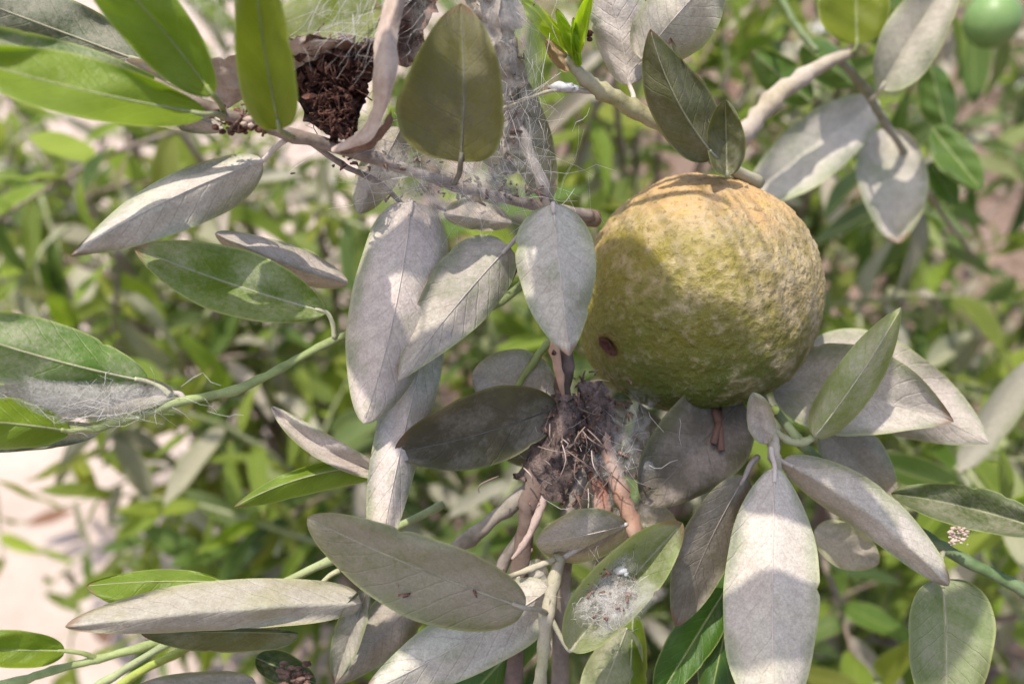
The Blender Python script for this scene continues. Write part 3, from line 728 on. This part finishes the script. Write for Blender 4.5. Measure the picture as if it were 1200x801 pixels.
# ------------------------------------------------------------------ silk
def strands(name, label, specs, seed, at):
    rd = random.Random(seed)
    V, F = [], []
    for (cx, cy, sx, sy, d0, d1, n, lmin, lmax, ang, spread) in specs:
        for k in range(n):
            x, y = cx + rd.gauss(0, sx), cy + rd.gauss(0, sy)
            a = R(ang) + rd.gauss(0, spread); l = rd.uniform(lmin, lmax)
            da, db = rd.uniform(d0, d1), rd.uniform(d0, d1)
            p, q = P(x - math.cos(a) * l / 2, y - math.sin(a) * l / 2, da), P(x + math.cos(a) * l / 2, y + math.sin(a) * l / 2, db)
            m = (p + q) / 2 + Vector((rd.gauss(0, 1), rd.gauss(0, 1), rd.gauss(0, 1))) * .0012
            r = rd.choice([.00002, .00003, .00003, .00004, .00006])
            w1 = .5 * Vector((rd.gauss(0, 1), rd.gauss(0, 1), rd.gauss(0, 1))) * (q - p).length * .07
            v2, f2 = tube([p, p.lerp(m, .5) + w1, m + w1 * .6, m.lerp(q, .5) - w1, q], [r] * 5, 3)
            n0 = len(V); V += v2; F += [tuple(i + n0 for i in f) for f in f2]
    pos = P(*at)
    o = place(name, V, F, SILK, None, pos, Vector((0, 0, 0)))
    tag(o, label, 'spider web', kind='stuff')
strands('spider_web', 'tangle of fine grey silk threads strung between the top branch and the dead leaves',
        [(560, 215, 55, 30, 188, 202, 80, 30, 100, 60, .7), (470, 195, 45, 30, 184, 196, 30, 30, 110, 20, .6), (600, 100, 22, 60, 184, 198, 55, 20, 80, 80, .6),
         (400, 35, 50, 22, 170, 180, 45, 30, 110, -30, .6), (620, 130, 25, 50, 190, 200, 40, 30, 90, 100, .7), (430, 20, 30, 20, 168, 176, 20, 40, 100, 110, .3)], 21, (560, 215, 195))
strands('sheet_web', 'grey silk sheet over the dark leaf on the green twig',
        [(110, 474, 55, 12, 181, 187, 90, 15, 60, -15, .45), (125, 480, 45, 8, 181, 187, 50, 10, 30, 40, .8)], 22, (120, 472, 185))
strands('stem_web', 'wispy silk around the fibrous stem under the fruit',
        [(700, 545, 45, 35, 196, 206, 26, 12, 45, 70, .9), (745, 530, 20, 22, 199, 207, 14, 15, 45, 120, .5)], 23, (700, 545, 200))
strands('leaf_web', 'ball of white silk inside the cupped green leaf',
        [(722, 690, 13, 18, 188, 193, 220, 6, 26, 40, 1.2), (704, 712, 16, 10, 188, 193, 120, 6, 30, 30, 1.0)], 24, (725, 690, 188))

def blob(name, label, cat, pts, mat, group=None):
    """small lumpy bodies: (x, y, depth, radius px, stretch) joined when several make one thing"""
    V, F = [], []
    for (x, y, d, r, st) in pts:
        c = P(x, y, d); rr = r * d / 1000 / FPX
        n0 = len(V); nu, nv = 14, 9
        for j in range(nv + 1):
            th = math.pi * j / nv
            for i in range(nu):
                ph = 2 * math.pi * i / nu
                q = Vector((math.cos(th), math.sin(th) * math.cos(ph), math.sin(th) * math.sin(ph)))
                k = 1 + .3 * mn.noise(q * 2.2 + c * 900) + .25 * mn.noise(q * 6 + c * 700)
                V.append(c + (RGT * q.x * st + UPV * q.y + FWD * q.z) * rr * k)
        for j in range(nv):
            for i in range(nu):
                a, b = n0 + j * nu + i, n0 + j * nu + (i + 1) % nu
                F.append((a, b, b + nu, a + nu))
    o = place(name, V, F, mat, None, P(*pts[0][:3]), Vector((0, 0, 0)))
    return tag(o, label, cat, group)
def veil_material():
    """matted silk: fine threads with gaps between them, holding grey dust"""
    t = NT('matted_silk')
    tc = t.n('ShaderNodeTexCoord'); o = tc.outputs['Object']
    n1 = t.noise(o, 150, 4, .6, 1.0); n2 = t.noise(o, 1100, 5, .75, 2.0); n3 = t.noise(o, 400, 3, .6, 3.0)
    th = t.math('ABSOLUTE', t.math('SUBTRACT', n2, .5)); th3 = t.math('ABSOLUTE', t.math('SUBTRACT', n3, .5))
    line = t.math('MAXIMUM', t.math('SUBTRACT', 1.0, t.ss(th, .0, .07)), t.math('SUBTRACT', 1.0, t.ss(th3, .0, .03)))
    a = t.math('MULTIPLY', t.math('ADD', t.math('MULTIPLY', line, .36), .09), t.ss(n1, .34, .62), clamp=True)
    sepu = t.n('ShaderNodeSeparateXYZ'); t.t.links.new(tc.outputs['UV'], sepu.inputs[0])
    for k in (0, 1):
        z = sepu.outputs[k]
        a = t.math('MULTIPLY', a, t.math('MULTIPLY', t.ss(z, .0, .25), t.ss(t.math('SUBTRACT', 1.0, z), .0, .25)))
    b = t.bsdf(t.mix(n2, (.42, .385, .34), (.66, .62, .57)), .8, .15)
    tp = t.n('ShaderNodeBsdfTransparent'); mx = t.n('ShaderNodeMixShader')
    t.set(mx.inputs[0], a); t.t.links.new(tp.outputs[0], mx.inputs[1]); t.t.links.new(b, mx.inputs[2])
    return t.out(mx.outputs[0])
VEIL = veil_material()
class Loose:
    def __init__(self, name): self.o = bpy.data.objects[name]; self.e = self.o; self.pos = self.o.location.copy()
web = Loose('spider_web')
for rows in ([[(395, 150, 184), (420, 215, 188), (450, 262, 192)], [(480, 170, 188), (500, 215, 186), (520, 270, 192)], [(570, 160, 190), (580, 215, 188), (590, 265, 196)], [(650, 170, 196), (655, 215, 194), (650, 270, 200)]],
             [[(430, 150, 187), (430, 200, 190), (440, 250, 194)], [(520, 185, 190), (520, 225, 192), (520, 262, 196)], [(640, 200, 199), (645, 240, 198), (640, 268, 203)]],
             [[(470, -40, 180), (470, 40, 186), (470, 130, 188)], [(560, -40, 180), (575, 60, 183), (580, 180, 190)], [(640, -20, 190), (640, 80, 192), (650, 210, 198)]],
             [[(300, -40, 174), (320, 20, 176), (330, 70, 178)], [(390, -40, 172), (400, 20, 174), (400, 60, 176)], [(470, -40, 174), (465, 30, 176), (460, 90, 178)]],
             [[(140, -20, 172), (170, 30, 174), (210, 90, 178)], [(220, -40, 172), (240, 20, 174), (250, 90, 178)], [(290, -30, 172), (290, 30, 174), (300, 90, 178)]]):
    sheet(web, 'matted_silk', rows, VEIL, .0012, 120, 6)
web = Loose('sheet_web')
sheet(web, 'matted_silk', [[(-30, 430, 176), (-30, 470, 179), (-30, 515, 182)], [(90, 440, 183), (95, 470, 183), (90, 505, 185)], [(215, 448, 188), (215, 470, 187), (200, 492, 189)]], VEIL, .0008, 150, 6)
sheet(web, 'matted_silk', [[(-30, 435, 175), (-30, 470, 178), (-30, 520, 181)], [(90, 445, 182), (95, 470, 182), (90, 500, 184)], [(225, 450, 187), (215, 470, 186), (200, 486, 188)]], VEIL, .0008, 150, 6)
web = Loose('leaf_web')
for dd in (0, -1.2):
    sheet(web, 'matted_silk', [[(655, 700, 193 + dd), (675, 735, 190 + dd), (700, 765, 190 + dd)], [(690, 670, 193 + dd), (715, 700, 188 + dd), (740, 735, 187 + dd)], [(730, 630, 191 + dd), (760, 665, 187 + dd), (795, 690, 186 + dd)]], VEIL, .001, 150, 6)
web = Loose('stem_web')
sheet(web, 'matted_silk', [[(690, 450, 207), (690, 530, 203), (690, 620, 205)], [(730, 450, 205), (735, 530, 201), (730, 640, 203)], [(775, 450, 209), (780, 530, 206), (760, 640, 207)]], VEIL, .0015, 140, 6)
blob('cocoon', 'bright white silk cocoon under the sprouting shoot', 'cocoon', [(658, 102, 197, 6, 2.4), (670, 104, 198, 5, 1.8), (648, 104, 198, 3.5, 1.6)], COTTON)
blob('mealybug', 'white cottony insect on the cupped leaf, the larger one', 'insect', [(727, 668, 189, 5, 1.6), (733, 672, 189, 3, 1)], COTTON)
blob('mealybug', 'white cottony insect on the cupped leaf, small dot beside the stalk edge', 'insect', [(695, 680, 191, 2.5, 1)], COTTON)
blob('mealybug', 'white cottony insect on the cupped leaf, lowest one', 'insect', [(720, 720, 190, 3, 1.3)], COTTON)
blob('egg_sac', 'pair of small round white egg sacs beside the arching pale leaf', 'egg sac', [(979, 563, 208, 5, 1), (990, 565, 208, 7, 1.1)], COTTON)
blob('egg_sac', 'pinkish crusty egg mass on the speckled leaf', 'egg sac', [(1110 + rd.uniform(0, 24), 618 + rd.uniform(0, 20), 205 + rd.uniform(-.4, .6), rd.uniform(.8, 2.3), rd.uniform(1, 2)) for _ in range(46)], TAN)
blob('insect', 'tiny reddish brown insect on the pale leaf behind the sprout', 'insect', [(690, 39, 195, 4, 1.2), (691, 46, 195, 3, 1)], SCAB)
blob('frass_clump', 'pale clump of frass and silk where the top leaves join', 'frass', [(292, 140, 174, 4, 1.6), (286, 145, 174, 3, 1.3), (299, 144, 175, 3, 1.4), (294, 147, 174, 3, 1.2), (303, 138, 175, 2, 1.5)], TAN)
blob('frass_clump', 'dark clump of frass at the joint of the top leaves', 'frass', [(250 + rd.uniform(0, 55), 130 + rd.uniform(0, 26), 176 + rd.uniform(-1, 1.5), rd.uniform(2, 5.5), rd.uniform(1, 1.9)) for _ in range(26)], FRASS)
blob('frass_clump', 'speckled brown clump below the rolled tan leaf', 'frass', [(328 + rd.uniform(0, 34), 776 + rd.uniform(0, 28), 205 + rd.uniform(-1, 1), rd.uniform(1, 3.4), rd.uniform(1, 2)) for _ in range(46)], DEAD)

# ------------------------------------------------------------------ background twigs
rb = random.Random(77)
def proto(fold, droop, wd, sh):
    nu, nv = 10, 6
    a, b = sh; up = a / (a + b); mx = up ** a * (1 - up) ** b
    V, uv, F = [], [], []
    for i in range(nu + 1):
        u = i / nu; f = u ** a * (1 - u) ** b / mx
        for j in range(nv + 1):
            v = j / nv * 2 - 1
            V.append(Vector((v * wd * f, u, -droop * u * u + fold * abs(v) * f * wd + .02 * math.sin(u * 9 + v * 2)))); uv.append((u, j / nv))
    for i in range(nu):
        for j in range(nv):
            q = i * (nv + 1) + j
            F.append((q, q + 1, q + nv + 2, q + nv + 1))
    return mesh('leaf', V, F, LEAF, uv)
PROTOS = [proto(.3, .15, .135, (.65, .9)), proto(.6, .35, .12, (.6, .9)), proto(.15, .05, .15, (.6, .8)), proto(.9, .25, .13, (.65, .9)), proto(.4, -.15, .115, (.65, .9)), proto(.2, .5, .145, (.6, .85))]
PAL = {'green': [(BR, .08), (BR, .2), (GR, .1), ((.20, .26, .03), .05), ((.17, .24, .025), .1), (PL, .5), ((.17, .20, .02), .2), (GR, .9)],
       'mix': [(GR, .2), (BR, .15), (PL, .6), (GR, .1), (GR, 1.0), ((.12, .15, .025), .3), (BR, .3)],
       'dark': [(GR, .05), (GR, .1), (DK, .1), (GR, .3), (BR, .4), (GR, .9), (BR, .15)],
       'dusty': [(GR, 1.1), (GR, 1.2), (PL, .8), (GR, .4), (BR, .2)]}
def shrub(label, at, name='citrus_shrub', cat='shrub'):
    e = link(bpy.data.objects.new(name, None)); e.location = at; e.empty_display_size = .01
    return tag(e, label, cat)
def twig(e, x, y, d, ang, ln, n, pal, tilt=0.0, size=(.036, .056)):
    """a leafy twig of plant e starting where the ray at (x, y) meets depth d; ang: its direction seen from the lens, tilt: towards (-) or away (+)"""
    p0 = P(x, y, d)
    if p0.z < .03: return None
    a = R(ang)
    dr = (RGT * math.cos(a) + UPV * math.sin(a) + FWD * tilt).normalized()
    pts = []; p = p0.copy(); dd = dr.copy()
    for k in range(7):
        pts.append(p.copy())
        dd = (dd + Vector((rb.gauss(0, .12), rb.gauss(0, .12), rb.gauss(-.05, .1)))).normalized()
        p = p + dd * ln / 6
        if p.z < .015: p.z = .015
    v2, f2 = tube(pts, [.0016 - .00018 * i for i in range(7)], 6)
    place('stem', v2, f2, BARK, e, p0, e.location, color=rb.choice([GST, (.16, .2, .06), WOOD]), dust=.3)
    for k in range(n):
        t = (k + .6) / n * 6
        i = min(int(t), 5); q = pts[i].lerp(pts[i + 1], t - i)
        ax = (pts[i + 1] - pts[i]).normalized()
        az = k * 2.4 + rb.gauss(0, .4)
        s1 = ax.orthogonal().normalized(); s2 = ax.cross(s1)
        ly = (ax * rb.uniform(.2, .9) + s1 * math.cos(az) + s2 * math.sin(az) + Vector((0, 0, -.15))).normalized()
        nz = (Vector((0, 0, 1)) * 1.0 + Vector((rb.gauss(0, .5), rb.gauss(-.25, .5), rb.gauss(0, .3)))).normalized()
        lx = ly.cross(nz)
        if lx.length < .05: lx = ly.orthogonal()
        lx.normalize(); lz = lx.cross(ly)
        M = Matrix((lx, ly, lz)).transposed()
        o = link(bpy.data.objects.new('leaf', rb.choice(PROTOS)), e)
        o.location = q - e.location
        o.rotation_euler = M.to_euler()
        s = rb.uniform(*size)
        o.scale = (s * rb.uniform(.8, 1.15), s, s)
        c, du = rb.choice(PAL[pal])
        v = rb.uniform(.75, 1.35)
        o.color = (c[0] * v, c[1] * v, c[2] * v, 1)
        o['dust'] = du; o['tr'] = .42; o['gr'] = rb.choice([0, 0, .1, .4])
    return p0
# leafy branch added overhead, out of the picture, its leaves set to dapple everything below
OV = shrub('leafy branch added above the fruit, out of the picture, to cast dappled shade', P(560, 200, 200) + TO_SUN * .42 + Vector((0, .12, .02)), 'added_shade_branch', 'branch')
ro = random.Random(4)
tops = []
for tx, ty, td, k, rot, sz, wf in ((745, 345, 194, .20, 110, .052, 1.25), (812, 455, 196, .26, 150, .058, 1.4), (706, 385, 200, .17, 80, .042, 1.0), (765, 410, 196, .24, 120, .05, 1.4),
                                (440, 410, 190, .15, 100, .046, 1.1), (485, 285, 190, .18, 20, .035, 1.0), (668, 320, 186, .13, 60, .030, 1.5), (625, 275, 188, .16, 160, .026, 1.2), (908, 725, 190, .20, 20, .034, 1.6), (905, 565, 195, .16, 170, .026, 1.4),
                                (1000, 455, 215, .16, 60, .045, 1.3), (520, 690, 186, .22, 170, .05, 1.3), (1085, 760, 205, .25, 40, .04, 1.4), (585, 500, 198, .22, 10, .04, 1.2), (1010, 620, 204, .24, 140, .03, 1.3)):
    c = P(tx, ty, td) + TO_SUN * k
    nz = (TO_SUN + Vector((ro.gauss(0, .3), ro.gauss(0, .3), ro.gauss(0, .15)))).normalized()
    a = R(rot)
    ly = RGT * math.cos(a) + UPV.cross(RGT) * math.sin(a) * .3 + UPV * math.sin(a); ly = (ly - nz * ly.dot(nz)).normalized()
    lx = ly.cross(nz)
    o = link(bpy.data.objects.new('leaf', PROTOS[ro.choice([0, 2, 5])]), OV)
    o.location = c - ly * sz / 2 - OV.location
    o.rotation_euler = Matrix((lx, ly, nz)).transposed().to_euler()
    o.scale = (sz * wf, sz, sz * .6)
    o.color = (*GR, 1); o['dust'] = .6; o['tr'] = .25; o['gr'] = .1
    q0, q1 = c - ly * sz / 2, OV.location + (c - OV.location) * .25
    v2, f2 = tube([q0, q0.lerp(q1, .5) + Vector((0, .01, .015)), q1, OV.location.copy()], [.0003, .0004, .0005, .0006], 6, .08, 3)
    place('twig', v2, f2, BARK, OV, OV.location.copy(), OV.location.copy(), color=WOOD, dust=.5)
REG = [((-60, 200), (60, 285), (430, 900), 20, 'green', 'blurred bright green shrub over the bare ground, below the two bright green leaves'),
       ((190, 470), (60, 285), (430, 900), 19, 'green', 'blurred green shrub behind the pale dusty leaf and the top branch'),
       ((130, 430), (290, 480), (480, 950), 20, 'mix', 'blurred shrub behind the smooth green twig'),
       ((-40, 100), (380, 450), (700, 1000), 4, 'mix', 'small blurred shrub behind the webbed leaves of the green twig'),
       ((-40, 260), (210, 330), (450, 850), 18, 'green', 'blurred bright green shrub over the bare ground, between the pale dusty leaf and the edge'),
       ((225, 340), (400, 600), (480, 800), 17, 'green', 'blurred bright shrub over the bare ground, below the bend of the smooth green twig'),
       ((270, 470), (490, 700), (420, 760), 20, 'green', 'blurred bright shrub behind the low green twig and the arching green leaf'),
       ((430, 700), (-30, 250), (380, 850), 20, 'green', 'blurred shrub behind the webbed dead leaf and the sprout'),
       ((690, 960), (-30, 230), (380, 900), 19, 'green', 'blurred shrub directly behind the top of the fruit'),
       ((480, 700), (250, 480), (400, 700), 14, 'dark', 'blurred dark shrub in the gaps between the hanging dusty leaves and the fruit'),
       ((900, 1060), (-20, 330), (400, 1000), 20, 'dark', 'blurred dark shrub behind the thick pale twig'),
       ((1060, 1240), (-20, 330), (520, 1000), 20, 'dark', 'blurred dark shrub around the unripe fruit and round pale stone'),
       ((940, 1090), (300, 600), (430, 900), 20, 'green', 'blurred shrub just beyond the wide dusty leaves beside the fruit'),
       ((1080, 1240), (300, 600), (430, 900), 20, 'mix', 'blurred shrub at the edge, above the speckled leaf of the dark green twig'),
       ((960, 1240), (580, 840), (330, 700), 19, 'green', 'blurred shrub behind the dark green twig and its grey-green leaf'),
       ((430, 700), (470, 830), (400, 640), 18, 'dark', 'blurred dark shrub deep behind the fibrous stem'),
       ((690, 960), (470, 830), (400, 640), 18, 'dark', 'blurred dark shrub deep behind the long pale hanging leaf')]
for (xa, xb), (ya, yb), (da, db), n, pal, lab in REG:
    c = P((xa + xb) / 2, (ya + yb) / 2, (da + db) / 2)
    foot = Vector((c.x, c.y + .12, 0))
    e = shrub(lab, foot)
    starts = []
    for k in range(n):
        p0 = twig(e, rb.uniform(xa, xb), rb.uniform(ya, yb), da + (db - da) * rb.random() ** .8, rb.choice([200, 220, -20, -40, 160, 20, 90, 270]) + rb.gauss(0, 25),
             rb.uniform(.08, .16), rb.randint(12, 16), pal, rb.gauss(0, .5), (.030, .052))
        if p0: starts.append(p0)
    fork = foot.lerp(c, .45)
    v2, f2 = tube([foot - Vector((0, 0, .02)), foot.lerp(fork, .5) + Vector((.01, 0, 0)), fork], [.009, .007, .005], 8, .1, 4)
    place('trunk', v2, f2, BARK, e, foot, foot, color=WOOD, dust=.4)
    for q in starts[::3]:
        m = fork.lerp(q, .5) + Vector((0, .03, -.02))
        v2, f2 = tube([Vector(z) for z in catmull([tuple(fork), tuple(m), tuple(q)], 4)], [.004, .0038, .0036, .0033, .003, .0028, .0025, .002, .0016], 6, .08, 4)
        place('limb', v2, f2, BARK, e, fork, foot, color=WOOD, dust=.4)
for (x, y, d, a, ln, n, lab) in ((255, 560, 620, 205, .09, 8, 'upper of two green sprigs hanging side by side over the bare ground'), (230, 600, 640, 225, .09, 7, 'lower of two green sprigs hanging side by side over the bare ground'),
                            (110, 640, 700, 215, .07, 5, 'small green sprig alone over the bare pale ground'), (95, 715, 680, 240, .06, 4, 'tiny green sprig over the bare ground, just above the rolled tan leaf'),
                            (-10, 560, 700, -60, .07, 4, 'small blurred sprig at the edge, below the leaves of the green twig')):
    e = shrub(lab, P(x, y, d), 'citrus_sprig', 'sprig')
    twig(e, x, y, d, a, ln, n, 'green', 0, (.03, .042))

# ------------------------------------------------------------------ things far behind
def unripe():
    c = P(1163, 24, 410); r = 32 / FPX * .41
    V, F = [], []
    nu, nv = 28, 18
    for j in range(nv + 1):
        th = math.pi * j / nv
        for i in range(nu):
            ph = 2 * math.pi * i / nu
            q = Vector((math.sin(th) * math.cos(ph), math.sin(th) * math.sin(ph), math.cos(th)))
            V.append(q * r * (1 + .02 * mn.noise(q * 3)))
    for j in range(nv):
        for i in range(nu):
            a, b = j * nu + i, j * nu + (i + 1) % nu
            F.append((a, a + nu, b + nu, b))
    t = NT('green_rind'); tc = t.n('ShaderNodeTexCoord')
    n = t.noise(tc.outputs['Object'], 300, 3)
    m = t.out(t.bsdf(t.mix(n, (.11, .19, .05), (.17, .26, .08)), .42, .5, t.bump(n, .3, .0004)))
    e = link(bpy.data.objects.new('unripe_fruit', None)); e.location = c
    tag(e, 'small glossy unripe green fruit, blurred, near the top corner', 'fruit')
    link(bpy.data.objects.new('rind', mesh('rind', V, F, m)), e)
    v2, f2 = tube([Vector((0, 0, r * .97)), Vector((.002, 0, r * 1.12)), Vector((.006, .002, r * 1.6)), Vector((.02, .01, r * 2.6))], [.002, .0032, .0014, .0014], 7)
    s = link(bpy.data.objects.new('stalk', mesh('stalk', v2, f2, BARK)), e); s.color = (*GST, 1); s['dust'] = .1
unripe()

def on_ground(x, y):
    d = (P(x, y, 1000) - CAM)
    return CAM + d * (CAM.z / -d.z)
def stone(x, y, r, seed, label, group):
    c = on_ground(x, y); V, F = [], []
    nu, nv = 16, 10
    for j in range(nv + 1):
        th = math.pi * j / nv
        for i in range(nu):
            ph = 2 * math.pi * i / nu
            q = Vector((math.sin(th) * math.cos(ph), math.sin(th) * math.sin(ph), math.cos(th)))
            k = r * (1 + .3 * mn.noise(q * 1.5 + Vector((seed, 0, 0))))
            V.append(Vector((q.x * k, q.y * k, q.z * k * .7 + r * .4)))
    for j in range(nv):
        for i in range(nu):
            a, b = j * nu + i, j * nu + (i + 1) % nu
            F.append((a, a + nu, b + nu, b))
    o = link(bpy.data.objects.new('stone', mesh('stone', V, F, STONE))); o.location = c
    tag(o, label, 'stone', group)
stone(1182, 105, .034, 1, 'round pale stone on the dark ground below the unripe fruit', None)
stone(960, 40, .03, 2, 'pale stone on the ground behind the thick pale twig', None)
stone(915, 70, .032, 5, 'pale stone on the ground beside the thick pale twig', None)

# fallen leaves on the dark soil: nobody could count them
rl = random.Random(9)
V, F, uv = [], [], []
for k in range(2600):
    x = rl.uniform(-.15, 2.0) if rl.random() < .9 else rl.uniform(-1.2, -.1); y = rl.uniform(.2, 3.6)
    s = rl.uniform(.03, .055); a = rl.uniform(0, 6.28)
    nz = Vector((rl.gauss(0, .35), rl.gauss(0, .35), 1)).normalized()
    ly = Vector((math.cos(a), math.sin(a), 0)); ly = (ly - nz * ly.dot(nz)).normalized(); lx = ly.cross(nz)
    c = Vector((x, y, .012 + rl.random() * .015)); n0 = len(V)
    for i in range(5):
        u = i / 4; f = math.sin(math.pi * (.06 + .9 * u)) * .19
        for v in (-1, 0, 1):
            V.append(c + (ly * (u - .5) + lx * v * f + nz * (abs(v) * f * .5 + .15 * (u - .5) ** 2)) * s); uv.append((u, (v + 1) / 2))
    for i in range(4):
        for j in range(2):
            q = n0 + i * 3 + j
            F.append((q, q + 1, q + 4, q + 3))
t = NT('fallen_leaf'); tc = t.n('ShaderNodeTexCoord'); gi = t.n('ShaderNodeNewGeometry')
rp = t.n('ShaderNodeValToRGB')
rp.color_ramp.interpolation = 'CONSTANT'
els = rp.color_ramp.elements
els[0].color = (.17, .09, .055, 1); els[1].position = .3; els[1].color = (.25, .17, .13, 1)
for pos, c in ((.55, (.13, .075, .05, 1)), (.72, (.36, .28, .23, 1)), (.88, (.10, .11, .03, 1))):
    z = els.new(pos); z.color = c
t.t.links.new(gi.outputs['Random Per Island'], rp.inputs[0])
n = t.noise(tc.outputs['Object'], 150, 3)
LIT = t.out(t.bsdf(t.mix(1.0, rp.outputs[0], t.mix(n, (.6, .6, .6), (1.3, 1.3, 1.3)), 'MULTIPLY'), .8, .2))
o = link(bpy.data.objects.new('leaf_litter', mesh('leaf_litter', V, F, LIT, uv)))
tag(o, 'scatter of dry brown fallen leaves on the dark soil', 'leaf litter', kind='stuff')
